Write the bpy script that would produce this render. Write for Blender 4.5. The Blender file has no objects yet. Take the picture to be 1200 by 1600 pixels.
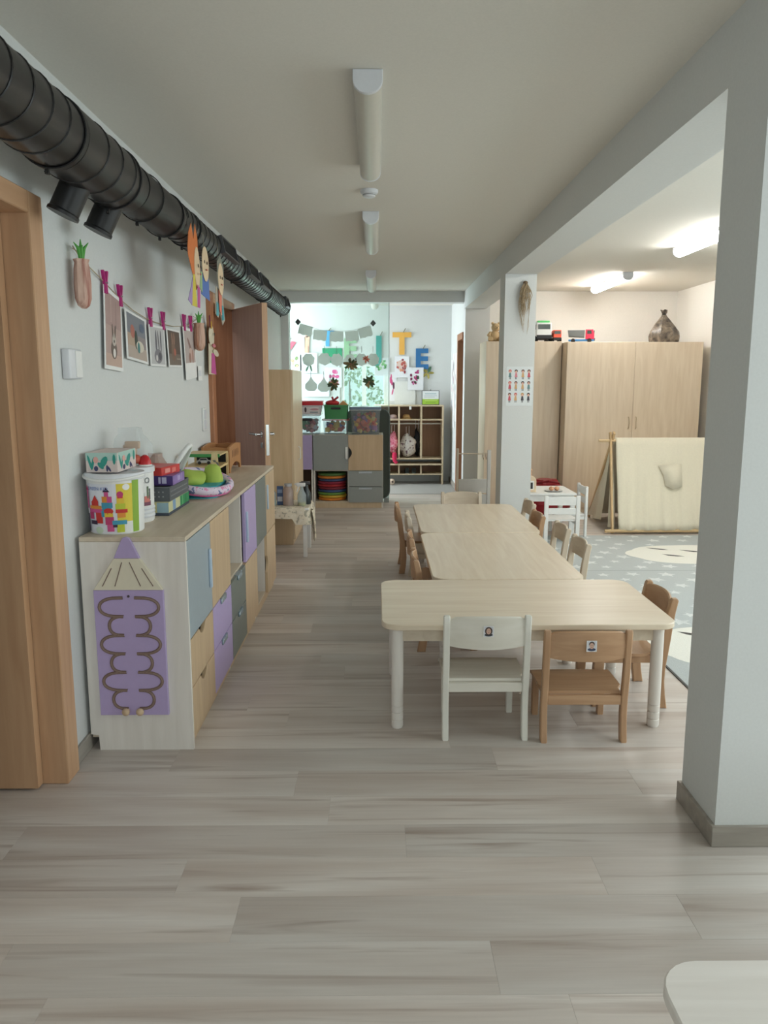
import bpy, bmesh, math, random
from mathutils import Vector, Matrix
random.seed(7)
PI = math.pi
S = bpy.context.scene
COL = S.collection
# ------------------------------------------------------------------ camera
cam_d = bpy.data.cameras.new('camera'); cam = bpy.data.objects.new('camera', cam_d); COL.objects.link(cam)
cam_d.sensor_fit = 'VERTICAL'; cam_d.sensor_height = 36.0; cam_d.lens = 1225.0/1600*36.0
cam_d.clip_start = 0.05; cam_d.clip_end = 200
cam.location = (0, 0, 1.42)
cam.rotation_euler = (math.radians(90-9.41), 0, math.radians(-0.554))
S.camera = cam
# ------------------------------------------------------------------ world, exposure, daylight
W = bpy.data.worlds.new('world'); S.world = W; W.use_nodes = True
bgn = W.node_tree.nodes['Background']
bgn.inputs[0].default_value = (0.80, 0.90, 1.0, 1); bgn.inputs[1].default_value = 1.2
S.view_settings.view_transform = 'Standard'; S.view_settings.look = 'None'
S.view_settings.gamma = 1; S.view_settings.use_curve_mapping = False
S.view_settings.exposure = 0.14
def area(name, loc, rot, sx, sy, power, col):
    d = bpy.data.lights.new(name, 'AREA'); d.shape = 'RECTANGLE'; d.size = sx; d.size_y = sy
    d.energy = power; d.color = col
    o = bpy.data.objects.new(name, d); COL.objects.link(o); o.location = loc; o.rotation_euler = rot
    return o
# daylight by the rear, side and far windows, plus two added fill lights
area('window_daylight_rear', (0.3, -2.86, 1.55), (PI/2-0.35, 0, 0), 2.2, 1.5, 41, (0.86, 0.94, 1.0))
area('window_daylight_side', (3.52, 2.6, 1.60), (0, PI/2-0.4, 0), 1.4, 5.0, 80, (0.90, 0.96, 1.0))
area('hall_fill_light', (-2.15, 10.55, 1.55), (0, -PI/2, 0), 1.5, 1.3, 74, (0.84, 0.93, 1.0))  # added fill that brightens the hall; no window stands in this wall
area('window_daylight_far', (-0.17, 11.42, 1.25), (-PI/2, 0, 0), 0.66, 0.9, 20, (0.90, 1.0, 0.98))
area('washroom_fill_light', (-1.72, 5.95, 2.46), (0, 0, 0), 0.5, 0.5, 5, (0.95, 0.97, 1.0))  # added unseen light that lifts the dark face of the open door leaf

# ------------------------------------------------------------------ materials
def lin(c):
    return tuple(((v/255)/12.92 if v/255 <= 0.04045 else ((v/255+0.055)/1.055)**2.4) for v in c) + (1,)
MC = {}
def new_mat(name):
    m = bpy.data.materials.new(name); m.use_nodes = True
    return m, m.node_tree.nodes, m.node_tree.links, m.node_tree.nodes['Principled BSDF']
def plain(col, rough=0.5, metal=0.0, trans=0.0, emit=0.0, alpha=1.0, bump=0.0, scale=40, spec=0.5, name=None):
    key = ('p', col, rough, metal, trans, emit, alpha, bump, scale, spec)
    if key in MC: return MC[key]
    m, n, l, p = new_mat(name or 'plain_%02x%02x%02x' % col)
    p.inputs['Base Color'].default_value = lin(col); p.inputs['Roughness'].default_value = rough
    p.inputs['Metallic'].default_value = metal; p.inputs['Transmission Weight'].default_value = trans
    p.inputs['Alpha'].default_value = alpha; p.inputs['Specular IOR Level'].default_value = spec
    if emit:
        p.inputs['Emission Color'].default_value = lin(col); p.inputs['Emission Strength'].default_value = emit
    tc = n.new('ShaderNodeTexCoord'); nz = n.new('ShaderNodeTexNoise')
    nz.inputs['Scale'].default_value = scale; nz.inputs['Detail'].default_value = 4
    l.new(tc.outputs['Object'], nz.inputs['Vector'])
    if not emit:
        mx = n.new('ShaderNodeMix'); mx.data_type = 'RGBA'
        c = lin(col)
        mx.inputs[6].default_value = tuple(v*0.95 for v in c[:3])+(1,)
        mx.inputs[7].default_value = tuple(min(1, v*1.05) for v in c[:3])+(1,)
        l.new(nz.outputs[0], mx.inputs[0]); l.new(mx.outputs[2], p.inputs['Base Color'])
    if bump:
        b = n.new('ShaderNodeBump'); b.inputs['Strength'].default_value = bump; b.inputs['Distance'].default_value = 0.004
        l.new(nz.outputs[0], b.inputs['Height']); l.new(b.outputs[0], p.inputs['Normal'])
    MC[key] = m
    return m
def wood(c1, c2, axis='X', rough=0.45, scale=1.0, spec=0.4):
    key = ('w', c1, c2, axis, rough, scale)
    if key in MC: return MC[key]
    m, n, l, p = new_mat('wood_%02x%02x%02x_%s' % (c1+(axis,)))
    tc = n.new('ShaderNodeTexCoord'); mp = n.new('ShaderNodeMapping')
    s = [26*scale]*3; s['XYZ'.index(axis)] = 2.2*scale
    mp.inputs['Scale'].default_value = s
    oi = n.new('ShaderNodeObjectInfo'); ad = n.new('ShaderNodeVectorMath'); ad.operation = 'SCALE'; ad.inputs[0].default_value = (7, 5, 3)
    l.new(oi.outputs['Random'], ad.inputs['Scale']); av = n.new('ShaderNodeVectorMath')
    l.new(tc.outputs['Object'], av.inputs[0]); l.new(ad.outputs[0], av.inputs[1]); l.new(av.outputs[0], mp.inputs['Vector'])
    nz = n.new('ShaderNodeTexNoise'); nz.inputs['Scale'].default_value = 1.0; nz.inputs['Detail'].default_value = 6; nz.inputs['Distortion'].default_value = 0.6
    l.new(mp.outputs[0], nz.inputs['Vector'])
    r = n.new('ShaderNodeValToRGB'); r.color_ramp.elements[0].position = 0.32; r.color_ramp.elements[1].position = 0.68
    r.color_ramp.elements[0].color = lin(c1); r.color_ramp.elements[1].color = lin(c2)
    l.new(nz.outputs[0], r.inputs[0]); l.new(r.outputs[0], p.inputs['Base Color'])
    p.inputs['Roughness'].default_value = rough; p.inputs['Specular IOR Level'].default_value = spec
    b = n.new('ShaderNodeBump'); b.inputs['Strength'].default_value = 0.06; b.inputs['Distance'].default_value = 0.002
    l.new(nz.outputs[0], b.inputs['Height']); l.new(b.outputs[0], p.inputs['Normal'])
    MC[key] = m
    return m
def plank_mat():
    m, n, l, p = new_mat('grey_oak_vinyl')
    tc = n.new('ShaderNodeTexCoord'); oi = n.new('ShaderNodeObjectInfo')
    ad = n.new('ShaderNodeVectorMath'); ad.operation = 'SCALE'; ad.inputs[0].default_value = (37, 11, 23)
    l.new(oi.outputs['Random'], ad.inputs['Scale']); av = n.new('ShaderNodeVectorMath')
    l.new(tc.outputs['Object'], av.inputs[0]); l.new(ad.outputs[0], av.inputs[1])
    def noise(sc, det, dist, src):
        mp = n.new('ShaderNodeMapping'); mp.inputs['Scale'].default_value = sc; l.new(src, mp.inputs['Vector'])
        nz = n.new('ShaderNodeTexNoise'); nz.inputs['Scale'].default_value = 1; nz.inputs['Detail'].default_value = det
        nz.inputs['Distortion'].default_value = dist; l.new(mp.outputs[0], nz.inputs['Vector']); return nz
    broad = noise((0.9, 8, 1), 3, 0.4, av.outputs[0]); fine = noise((5, 120, 1), 5, 0.3, av.outputs[0]); streak = noise((1.1, 22, 1), 5, 0.7, av.outputs[0])
    r1 = n.new('ShaderNodeValToRGB'); e = r1.color_ramp.elements
    e[0].position = 0.30; e[0].color = lin((198, 184, 173)); e[1].position = 0.66; e[1].color = lin((221, 213, 205))
    l.new(broad.outputs[0], r1.inputs[0])
    r2 = n.new('ShaderNodeValToRGB'); r2.color_ramp.elements[0].position = 0.56; r2.color_ramp.elements[1].position = 0.76
    l.new(streak.outputs[0], r2.inputs[0])
    mx = n.new('ShaderNodeMix'); mx.data_type = 'RGBA'; mx.inputs[7].default_value = lin((156, 134, 120))
    mu = n.new('ShaderNodeMath'); mu.operation = 'MULTIPLY'; mu.inputs[1].default_value = 0.75
    l.new(r2.outputs[0], mu.inputs[0]); l.new(mu.outputs[0], mx.inputs[0]); l.new(r1.outputs[0], mx.inputs[6])
    m2 = n.new('ShaderNodeMix'); m2.data_type = 'RGBA'; m2.blend_type = 'MULTIPLY'; m2.inputs[0].default_value = 0.16
    l.new(mx.outputs[2], m2.inputs[6]); l.new(fine.outputs[0], m2.inputs[7])
    hs = n.new('ShaderNodeHueSaturation'); mr = n.new('ShaderNodeMapRange'); mr.inputs[3].default_value = 0.86; mr.inputs[4].default_value = 1.08
    l.new(oi.outputs['Random'], mr.inputs[0]); l.new(mr.outputs[0], hs.inputs['Value']); l.new(m2.outputs[2], hs.inputs['Color'])
    l.new(hs.outputs[0], p.inputs['Base Color'])
    p.inputs['Roughness'].default_value = 0.42; p.inputs['Specular IOR Level'].default_value = 0.4
    b = n.new('ShaderNodeBump'); b.inputs['Strength'].default_value = 0.05; b.inputs['Distance'].default_value = 0.002
    l.new(fine.outputs[0], b.inputs['Height']); l.new(b.outputs[0], p.inputs['Normal'])
    return m
def glass(col=(235, 245, 240), rough=0.02, amount=0.12, name='clear_glass'):
    key = ('g', col, rough, amount)
    if key in MC: return MC[key]
    m, n, l, p = new_mat(name)
    t = n.new('ShaderNodeBsdfTransparent'); t.inputs[0].default_value = lin(col)
    p.inputs['Base Color'].default_value = lin(col); p.inputs['Roughness'].default_value = rough
    mx = n.new('ShaderNodeMixShader'); mx.inputs[0].default_value = amount
    l.new(t.outputs[0], mx.inputs[1]); l.new(p.outputs[0], mx.inputs[2])
    l.new(mx.outputs[0], n['Material Output'].inputs[0])
    MC[key] = m
    return m

WALL = plain((217, 219, 217), 0.85, bump=0.04, scale=120, name='wall_paint')
CEIL = plain((226, 223, 214), 0.9, bump=0.03, scale=120, name='ceiling_paint')
CREAM = plain((240, 237, 231), 0.85, bump=0.03, scale=120, name='cream_wall_paint')
SKIRT = wood((152, 145, 136), (170, 163, 153), 'Y')
SKIRTX = wood((152, 145, 136), (170, 163, 153), 'X')
PLANK = plank_mat()
TILE = plain((176, 174, 170), 0.4, bump=0.02, name='grey_tile')
BEECH = wood((176, 128, 88), (196, 150, 108), 'Z')
DOORW = wood((188, 147, 112), (204, 164, 128), 'Z')
CHB = wood((174, 136, 103), (192, 155, 121), 'Z', 0.4)
CHBX = wood((174, 136, 103), (192, 155, 121), 'X', 0.4)
CHW = plain((228, 225, 214), 0.4, name='white_lacquer')
CHN = wood((203, 186, 164), (218, 204, 184), 'Z', 0.42)
CHNX = wood((203, 186, 164), (218, 204, 184), 'X', 0.42)
TOPW = wood((217, 199, 174), (229, 214, 191), 'X', 0.33)
TOPY = wood((214, 190, 160), (227, 206, 177), 'Y', 0.33)
MAPLE = wood((222, 215, 206), (233, 227, 219), 'Z')
MAPLEX = wood((200, 184, 162), (212, 198, 177), 'Y')
OAKF = wood((196, 168, 134), (208, 182, 148), 'Z', 0.4)
WARD = wood((216, 197, 172), (227, 210, 187), 'Z', 0.4)
PURP = plain((182, 164, 206), 0.4); BLUG = plain((160, 172, 178), 0.4); GREYD = plain((118, 124, 118), 0.4); GREYM = plain((150, 154, 150), 0.4)
STEEL = plain((190, 190, 190), 0.25, 1.0); CHROME = plain((205, 205, 205), 0.18, 1.0)
BLACK = plain((18, 18, 18), 0.5); DUCT = plain((27, 27, 28), 0.34, name='black_duct_paint'); DUCT2 = plain((22, 22, 23), 0.45)
WHITE = plain((235, 235, 232), 0.5); PAPER = plain((236, 236, 234), 0.8, bump=0.1, scale=20); PLASTIC = plain((222, 224, 228), 0.35)

# ------------------------------------------------------------------ mesh helpers
def fin(name, bm, mat, parent=None, loc=None, rot=None, smooth=True, ang=38):
    me = bpy.data.meshes.new(name); bm.normal_update(); bm.to_mesh(me); bm.free()
    mats = mat if isinstance(mat, (list, tuple)) else [mat]
    for m in mats: me.materials.append(m)
    if smooth:
        me.shade_smooth(); me.set_sharp_from_angle(angle=math.radians(ang))
    o = bpy.data.objects.new(name, me); COL.objects.link(o)
    if parent: o.parent = parent
    if loc: o.location = loc
    if rot: o.rotation_euler = rot
    return o
def box(bm, x0, x1, y0, y1, z0, z1, bev=0.0, seg=1, mi=0):
    r = bmesh.ops.create_cube(bm, size=1)
    for v in r['verts']:
        v.co = Vector(((x0+x1)/2+v.co.x*(x1-x0), (y0+y1)/2+v.co.y*(y1-y0), (z0+z1)/2+v.co.z*(z1-z0)))
    fs = set(f for v in r['verts'] for f in v.link_faces)
    for f in fs: f.material_index = mi
    if bev:
        es = list(set(e for v in r['verts'] for e in v.link_edges))
        bmesh.ops.bevel(bm, geom=es, offset=bev, segments=seg, affect='EDGES', profile=0.5)
def ring(bm, c, ax, r, n, e1=None):
    ax = Vector(ax).normalized()
    u = e1 or (Vector((0, 0, 1)) if abs(ax.z) < 0.9 else Vector((1, 0, 0)))
    u = (u-ax*u.dot(ax)).normalized(); w = ax.cross(u)
    return [bm.verts.new(Vector(c)+(u*math.cos(2*PI*i/n)+w*math.sin(2*PI*i/n))*r) for i in range(n)]
def bridge(bm, a, b, mi=0):
    n = len(a)
    for i in range(n):
        f = bm.faces.new((a[i], a[(i+1) % n], b[(i+1) % n], b[i])); f.material_index = mi
def tube(bm, pts, rad, n=8, caps=True, mi=0):
    pts = [Vector(p) for p in pts]; prev = None; first = None
    rr = rad if isinstance(rad, (list, tuple)) else [rad]*len(pts)
    ref = None
    for i, p in enumerate(pts):
        t = (pts[min(i+1, len(pts)-1)]-pts[max(i-1, 0)])
        if t.length < 1e-9: t = Vector((0, 0, 1))
        t.normalize()
        if ref is None: ref = Vector((0, 0, 1)) if abs(t.z) < 0.9 else Vector((1, 0, 0))
        ref = (ref-t*ref.dot(t)).normalized()
        cur = ring(bm, p, t, rr[i], n, ref)
        if prev: bridge(bm, prev, cur, mi)
        else: first = cur
        prev = cur
    if caps:
        f = bm.faces.new(list(reversed(first))); f.material_index = mi
        f = bm.faces.new(prev); f.material_index = mi
def lathe(bm, prof, n=24, c=(0, 0, 0), caps=True, mi=0):
    prev = None
    for r, z in prof:
        cur = [bm.verts.new((c[0]+math.cos(2*PI*i/n)*r, c[1]+math.sin(2*PI*i/n)*r, c[2]+z)) for i in range(n)]
        if prev: bridge(bm, prev, cur, mi)
        elif caps: bm.faces.new(list(reversed(cur))).material_index = mi
        prev = cur
    if caps: bm.faces.new(prev).material_index = mi
def prism(bm, pts, plane, a, b, bev=0, mi=0):
    def P(u, v, w):
        return {'xz': (u, w, v), 'xy': (u, v, w), 'yz': (w, u, v)}[plane]
    A = [bm.verts.new(P(u, v, a)) for u, v in pts]; B = [bm.verts.new(P(u, v, b)) for u, v in pts]
    fs = [bm.faces.new(A), bm.faces.new(list(reversed(B)))]
    n = len(pts)
    for i in range(n): fs.append(bm.faces.new((A[i], B[i], B[(i+1) % n], A[(i+1) % n])))
    bmesh.ops.recalc_face_normals(bm, faces=fs)
    for f in fs: f.material_index = mi
    if bev:
        es = list(set(list(fs[0].edges)+list(fs[1].edges)))
        bmesh.ops.bevel(bm, geom=es, offset=bev, segments=1, affect='EDGES')
def ball(bm, c, r, sx=1, sy=1, sz=1, sub=2, mi=0):
    res = bmesh.ops.create_icosphere(bm, subdivisions=sub, radius=r)
    for v in res['verts']: v.co = Vector((c[0]+v.co.x*sx, c[1]+v.co.y*sy, c[2]+v.co.z*sz))
    for f in set(f for v in res['verts'] for f in v.link_faces): f.material_index = mi
def rrect(x0, x1, y0, y1, r, n=6):
    out = []
    for cx, cy, a0 in ((x1-r, y1-r, 0), (x0+r, y1-r, 90), (x0+r, y0+r, 180), (x1-r, y0+r, 270)):
        for i in range(n+1):
            a = math.radians(a0+90*i/n); out.append((cx+r*math.cos(a), cy+r*math.sin(a)))
    return out
def ell(cx, cy, rx, ry, n=14, rot=0):
    return [(cx+rx*math.cos(2*PI*i/n)*math.cos(rot)-ry*math.sin(2*PI*i/n)*math.sin(rot), cy+rx*math.cos(2*PI*i/n)*math.sin(rot)+ry*math.sin(2*PI*i/n)*math.cos(rot)) for i in range(n)]
def rect(x0, x1, y0, y1): return [(x0, y0), (x1, y0), (x1, y1), (x0, y1)]
def star(cx, cy, r, rot=0):
    return [(cx+(r if i % 2 == 0 else r*0.45)*math.cos(rot+PI/2+i*PI/5), cy+(r if i % 2 == 0 else r*0.45)*math.sin(rot+PI/2+i*PI/5)) for i in range(10)]
BM = bmesh.new
def printed(name, shapes, parent, loc=(0, 0, 0), rot=(0, 0, 0), rough=0.6, step=0.0004, thick=0, mapf=None, cuts=None):
    """flat print: polygons (u, v) in the local xz plane facing -y, later ones lie on top"""
    bm = BM(); mats = []; idx = {}
    for k, (pts, col) in enumerate(shapes):
        if col not in idx: idx[col] = len(mats); mats.append(plain(col, rough))
        vs = [bm.verts.new((u, -step*k, v)) for u, v in pts]
        f = bm.faces.new(vs); f.normal_update()
        if f.normal.y > 0: f.normal_flip()
        f.material_index = idx[col]
    if cuts:
        for c in cuts:
            g = bm.verts[:]+bm.edges[:]+bm.faces[:]
            bmesh.ops.bisect_plane(bm, geom=g, plane_co=(c, 0, 0), plane_no=(1, 0, 0))
    if mapf:
        for v in bm.verts: v.co = mapf(v.co)
    return fin(name, bm, mats, parent, loc, rot, smooth=False)
def text_obj(name, s, size, mat, parent, loc, rot, bold=0.0, extrude=0.0, mapf=None):
    c = bpy.data.curves.new(name, 'FONT'); c.body = s; c.size = size; c.align_x = 'CENTER'; c.offset = bold; c.extrude = extrude
    c.resolution_u = 3
    t = bpy.data.objects.new('tmp_text', c); COL.objects.link(t)
    dg = bpy.context.evaluated_depsgraph_get(); dg.update()
    me = bpy.data.meshes.new_from_object(t.evaluated_get(dg)); me.name = name
    bpy.data.objects.remove(t); bpy.data.curves.remove(c)
    if mapf:
        for v in me.vertices: v.co = mapf(v.co)
    me.materials.clear(); me.materials.append(mat)
    o = bpy.data.objects.new(name, me); COL.objects.link(o)
    if parent: o.parent = parent
    o.location = loc; o.rotation_euler = rot
    return o
def tag(o, label, cat, group=None, kind=None):
    if label: o['label'] = label
    if cat: o['category'] = cat
    if group: o['group'] = group
    if kind: o['kind'] = kind
    return o
def thing(name, label, cat, loc=(0, 0, 0), rz=0.0, group=None):
    o = bpy.data.objects.new(name, None); COL.objects.link(o); o.empty_display_size = 0.05
    o.location = loc; o.rotation_euler = (0, 0, rz)
    return tag(o, label, cat, group)
def struct(name, bm, mat, label=None, parent=None):
    o = fin(name, bm, mat, parent)
    if not parent: o['kind'] = 'structure'
    if label: o['label'] = label
    return o
def part(name, mat, parent, *boxes, bev=0.0, seg=1):
    bm = BM()
    for b in boxes: box(bm, *b, bev=bev, seg=seg)
    return fin(name, bm, mat, parent)
def copy_tree(o, parent=None):
    c = o.copy(); COL.objects.link(c); c.parent = parent
    for ch in list(o.children): copy_tree(ch, c)
    return c

# ================================================================== STRUCTURE
XL, XB, XR, ZC, YF = -1.13, 1.045, 3.58, 2.48, 9.57
YB = -3.0
fl = BM(); box(fl, -2.3, XR+0.15, YB-0.15, 10.0, -0.12, -0.008)
floor = struct('floor', fl, PLANK, 'pale grey oak plank floor running across the whole room')
pw, pl_ = 0.18, 1.22
pcache = {}
def plank_mesh(L):
    k = round(L, 3)
    if k not in pcache:
        bm = BM(); box(bm, 0, L-0.0003, 0, pw-0.0003, -0.0075, 0, bev=0.0003)
        me = bpy.data.meshes.new('plank'); bm.to_mesh(me); bm.free(); me.materials.append(PLANK); pcache[k] = me
    return pcache[k]
offs = [0.0, 0.47, 0.86, 0.25, 0.66, 1.02, 0.38]
for i in range(-4, 47):
    y = 1.63+i*pw
    if y+pw > 10.0: break
    xs = -2.14 if y < 2.7 else XL
    x = XL-offs[(i*3+5) % 7]-(pl_ if y < 2.7 else 0)
    while x < XR:
        a, b = max(x, xs), min(x+pl_, XR); x += pl_
        if b-a < 0.03: continue
        if a > 1.55 and 3.6 < y < 6.9: continue
        if a > 2.0 and y > 9.0: continue
        o = bpy.data.objects.new('plank', plank_mesh(b-a)); COL.objects.link(o); o.parent = floor; o.location = (a, y, 0)
t = BM(); box(t, -2.3, 1.2, 10.0, 11.7, -0.12, 0.0)
struct('floor_hall', t, TILE, 'smooth light grey floor of the far hall beyond the lintel')
# ceiling
b = BM(); box(b, -2.3, XR+0.15, YB-0.15, 11.7, ZC, ZC+0.15); struct('ceiling', b, CEIL, 'warm white painted ceiling')
# left wall with two doorways
D1 = (1.80, 2.64, 1.975); D2 = (5.45, 6.20, 1.975)
b = BM()
xo = XL-0.15
for y0, y1, z0, z1 in ((YB, D1[0], 0, ZC), (D1[0], D1[1], D1[2], ZC), (D1[1], D2[0], 0, ZC), (D2[0], D2[1], D2[2], ZC), (D2[1], 9.75, 0, ZC)):
    box(b, xo, XL, y0, y1, z0, z1)
struct('wall_left', b, WALL, 'white painted left wall of the corridor')
b = BM(); box(b, -2.3, -2.15, YB, 7.2, 0, ZC); box(b, -2.15, xo, 7.05, 7.2, 0, ZC); box(b, -2.15, xo, 5.0, 5.1, 0, ZC)
struct('wall_washroom', b, WALL, 'white wall of the room behind the open door')
# far wall of the play room, pier, lintel
b = BM(); box(b, 1.35, XR, YF, YF+0.15, 0, ZC); struct('wall_far', b, CREAM, 'cream far wall behind the wardrobes')
b = BM(); box(b, 1.06, 1.35, YF-0.02, YF+0.15, 0, ZC); struct('wall_pier', b, WALL, 'narrow white pier right of the hall opening')
b = BM(); box(b, XL, 1.06, YF, YF+0.2, 2.355, ZC); struct('trim_1', b, WALL, 'white lintel across the corridor before the far hall')
b = BM(); box(b, XL, -1.045, YF, YF+0.2, 0, 2.355); struct('wall_stub', b, WALL, 'short white wall stub under the left end of the lintel')
# right wall with windows (out of view mostly)
b = BM()
for y0, y1, z0, z1 in ((YB, 0.0, 0, ZC), (0.0, 5.2, 0, 0.85), (0.0, 5.2, 2.35, ZC), (5.2, YF+0.15, 0, ZC)): box(b, XR, XR+0.15, y0, y1, z0, z1)
struct('wall_right', b, CREAM, 'cream right wall of the play room')
b = BM()
for x0, x1, z0, z1 in ((-2.3, -0.9, 0, ZC), (-0.9, 1.5, 0, 0.75), (-0.9, 1.5, 2.35, ZC), (1.5, XR+0.15, 0, ZC)): box(b, x0, x1, YB-0.15, YB, z0, z1)
struct('wall_rear', b, WALL, 'white wall with a window behind the viewer')
# hall beyond the lintel
WX0, WX1, WZ0, WZ1, YW = -0.52, 0.17, 0.75, 1.70, 11.30
b = BM()
for x0, x1, z0, z1 in ((-2.3, WX0, 0, ZC), (WX0, WX1, 0, WZ0), (WX0, WX1, WZ1, ZC), (WX1, 1.25, 0, ZC)): box(b, x0, x1, YW, YW+0.15, z0, z1)
struct('wall_hall_far', b, WALL, 'bright white far wall of the hall hung with drawings')
b = BM()
box(b, 1.06, 1.21, 10.33, YW, 0, ZC); box(b, 1.06, 1.21, YF+0.15, 10.33, 1.98, ZC)
struct('wall_hall_right', b, WALL, 'white right wall of the hall')
b = BM(); box(b, 1.55, 1.7, YF+0.15, 11.3, 0, ZC); box(b, 1.21, 1.55, 11.0, 11.15, 0, ZC); struct('wall_hall_passage', b, WALL, 'white wall of the side passage off the hall')
t = BM(); box(t, 1.2, 1.7, YF+0.15, 11.3, -0.12, 0.0); struct('floor_passage', t, TILE, 'grey floor of the side passage')
b = BM(); box(b, -2.3, -2.2, 9.75, 11.3, 0, ZC); box(b, -2.3, XL, 9.6, 9.75, 0, ZC); struct('wall_hall_left', b, WALL, 'white left wall of the hall')
# beam and pillars
b = BM(); box(b, XB, XB+0.255, YB, YF, 2.28, ZC); struct('trim_2', b, WALL, 'long white ceiling beam carried by the pillars')
def pillar(name, y0, y1, lab):
    b = BM(); box(b, XB, XB+0.255, y0, y1, 0, 2.28); o = struct(name, b, WALL, lab)
    sk = BM(); box(sk, XB-0.012, XB+0.267, y0-0.012, y1+0.012, 0, 0.068, bev=0.002)
    fin('skirting', sk, SKIRTX, o)
pillar('wall_pillar_near', 2.225, 2.49, 'square white pillar in the right foreground')
pillar('wall_pillar_far', 6.55, 6.81, 'slim white pillar halfway down, carrying a poster and dried roots')
# skirtings
b = BM()
for y0, y1 in ((YB, 1.70), (2.735, 5.33), (6.31, 9.57)): box(b, XL, XL+0.012, y0, y1, 0, 0.065, bev=0.002)
struct('baseboard_left', b, SKIRT, 'grey oak skirting along the left wall')
b = BM(); box(b, 1.048, 1.06, 10.36, YW, 0, 0.07); struct('baseboard_hall', b, SKIRT, 'grey skirting on the right wall of the hall')
b = BM(); box(b, 1.35, XR, YF-0.012, YF, 0, 0.065); struct('baseboard_far', b, SKIRTX, 'grey oak skirting along the cream far wall')
# rear and side windows (frames)
def window(name, lab, x0, x1, y0, y1, z0, z1, axis, nm):
    root = bpy.data.objects.new(name, None); COL.objects.link(root); root['kind'] = 'structure'; root['label'] = lab
    bm = BM(); w = 0.06
    if axis == 'x':
        box(bm, x0, x1, y0, y1, z0, z0+w); box(bm, x0, x1, y0, y1, z1-w, z1)
        for i in range(nm+1):
            c = x0+(x1-x0-w)*i/nm; box(bm, c, c+w, y0, y1, z0+w, z1-w)
    else:
        box(bm, x0, x1, y0, y1, z0, z0+w); box(bm, x0, x1, y0, y1, z1-w, z1)
        for i in range(nm+1):
            c = y0+(y1-y0-w)*i/nm; box(bm, x0, x1, c, c+w, z0+w, z1-w)
    fin('window_frame', bm, WHITE, root)
    for i in range(nm):
        g = BM()
        if axis == 'x':
            a = x0+w+(x1-x0-w)*i/nm; e = x0+(x1-x0-w)*(i+1)/nm; box(g, a, e, (y0+y1)/2-0.003, (y0+y1)/2+0.003, z0+w, z1-w)
        else:
            a = y0+w+(y1-y0-w)*i/nm; e = y0+(y1-y0-w)*(i+1)/nm; box(g, (x0+x1)/2-0.003, (x0+x1)/2+0.003, a, e, z0+w, z1-w)
        fin('pane', g, glass(), root)
    return root
window('window_1', 'white window in the far hall wall with greenery outside', WX0, WX1, YW+0.02, YW+0.08, WZ0, WZ1, 'x', 2)
window('window_2', 'window behind the viewer', -0.9, 1.5, YB-0.12, YB-0.06, 0.75, 2.35, 'x', 3)
window('window_3', 'long window of the play room in the right wall', XR+0.06, XR+0.12, 0.0, 5.2, 0.85, 2.35, 'y', 4)
# doors
def doorframe(parent, y0, y1, zt, mat):
    bm = BM(); cw = 0.085
    box(bm, XL-0.15, XL+0.028, y0-cw, y0+0.02, 0, zt+0.045, bev=0.004); box(bm, XL-0.15, XL+0.028, y1-0.02, y1+cw, 0, zt+0.045, bev=0.004)
    fin('door_jamb', bm, mat, parent)
    bm = BM(); box(bm, XL-0.15, XL+0.028, y0+0.02, y1-0.02, zt-0.025, zt+0.045, bev=0.004)
    fin('door_head', bm, wood((188, 147, 112), (204, 164, 128), 'Y'), parent)
def handle(parent, y, x, z, sx, dy):
    bm = BM(); tube(bm, [(x, y, z), (x+sx*0.05, y, z)], 0.010, 10); tube(bm, [(x+sx*0.05, y, z), (x+sx*0.052, y+dy*0.02, z), (x+sx*0.05, y+dy*0.12, z)], 0.009, 10)
    box(bm, x, x+sx*0.006, y-0.022, y+0.022, z-0.022, z+0.022, bev=0.002); box(bm, x, x+sx*0.006, y-0.02, y+0.02, z-0.095, z-0.055, bev=0.002)
    fin('door_handle', bm, CHROME, parent)
d1 = bpy.data.objects.new('door_1', None); COL.objects.link(d1); d1['kind'] = 'structure'; d1['label'] = 'beech door frame with its door swung inward, in the left foreground'
doorframe(d1, D1[0], D1[1], D1[2], DOORW)
lf = part('door_leaf', DOORW, d1, (XL-0.15-0.79, XL-0.062, D1[1]-0.064, D1[1]-0.024, 0.008, D1[2]-0.03))
d2 = bpy.data.objects.new('door_2', None); COL.objects.link(d2); d2['kind'] = 'structure'; d2['label'] = 'beech door standing open into the corridor past the long cabinets'
doorframe(d2, D2[0], D2[1], D2[2], wood((168, 112, 78), (184, 128, 92), 'Z'))
leaf = bpy.data.objects.new('door_leaf', None); COL.objects.link(leaf); leaf.parent = d2
leaf.location = (-1.088, 6.185, 0); leaf.rotation_euler = (0, 0, math.atan2(-0.55, 0.305))
LV = wood((172, 138, 124), (184, 150, 134), 'Z')
part('leaf_panel', LV, leaf, (0.0, 0.635, -0.02, 0.02, 0.008, 1.965))
part('leaf_edge', DOORW, leaf, (0.635, 0.638, -0.02, 0.02, 0.008, 1.965))
part('lock_plate', STEEL, leaf, (0.638, 0.640, -0.011, 0.011, 0.90, 1.12))
for s in (-1, 1):
    bm = BM(); tube(bm, [(0.585, s*0.02, 1.05), (0.585, s*0.065, 1.05)], 0.010, 10); tube(bm, [(0.59, s*0.065, 1.05), (0.56, s*0.07, 1.05), (0.46, s*0.066, 1.05)], 0.0095, 10)
    lathe(bm, [(0.024, 0), (0.024, 0.006)], 16)
    for v in bm.verts[-32:]: v.co = Vector((0.585+v.co.x, s*(0.02+v.co.z), 1.05+v.co.y))
    box(bm, 0.565, 0.605, min(s*0.02, s*0.026), max(s*0.02, s*0.026), 0.95, 0.99, bev=0.002)
    fin('handle_lever', bm, CHROME, leaf)
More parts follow.
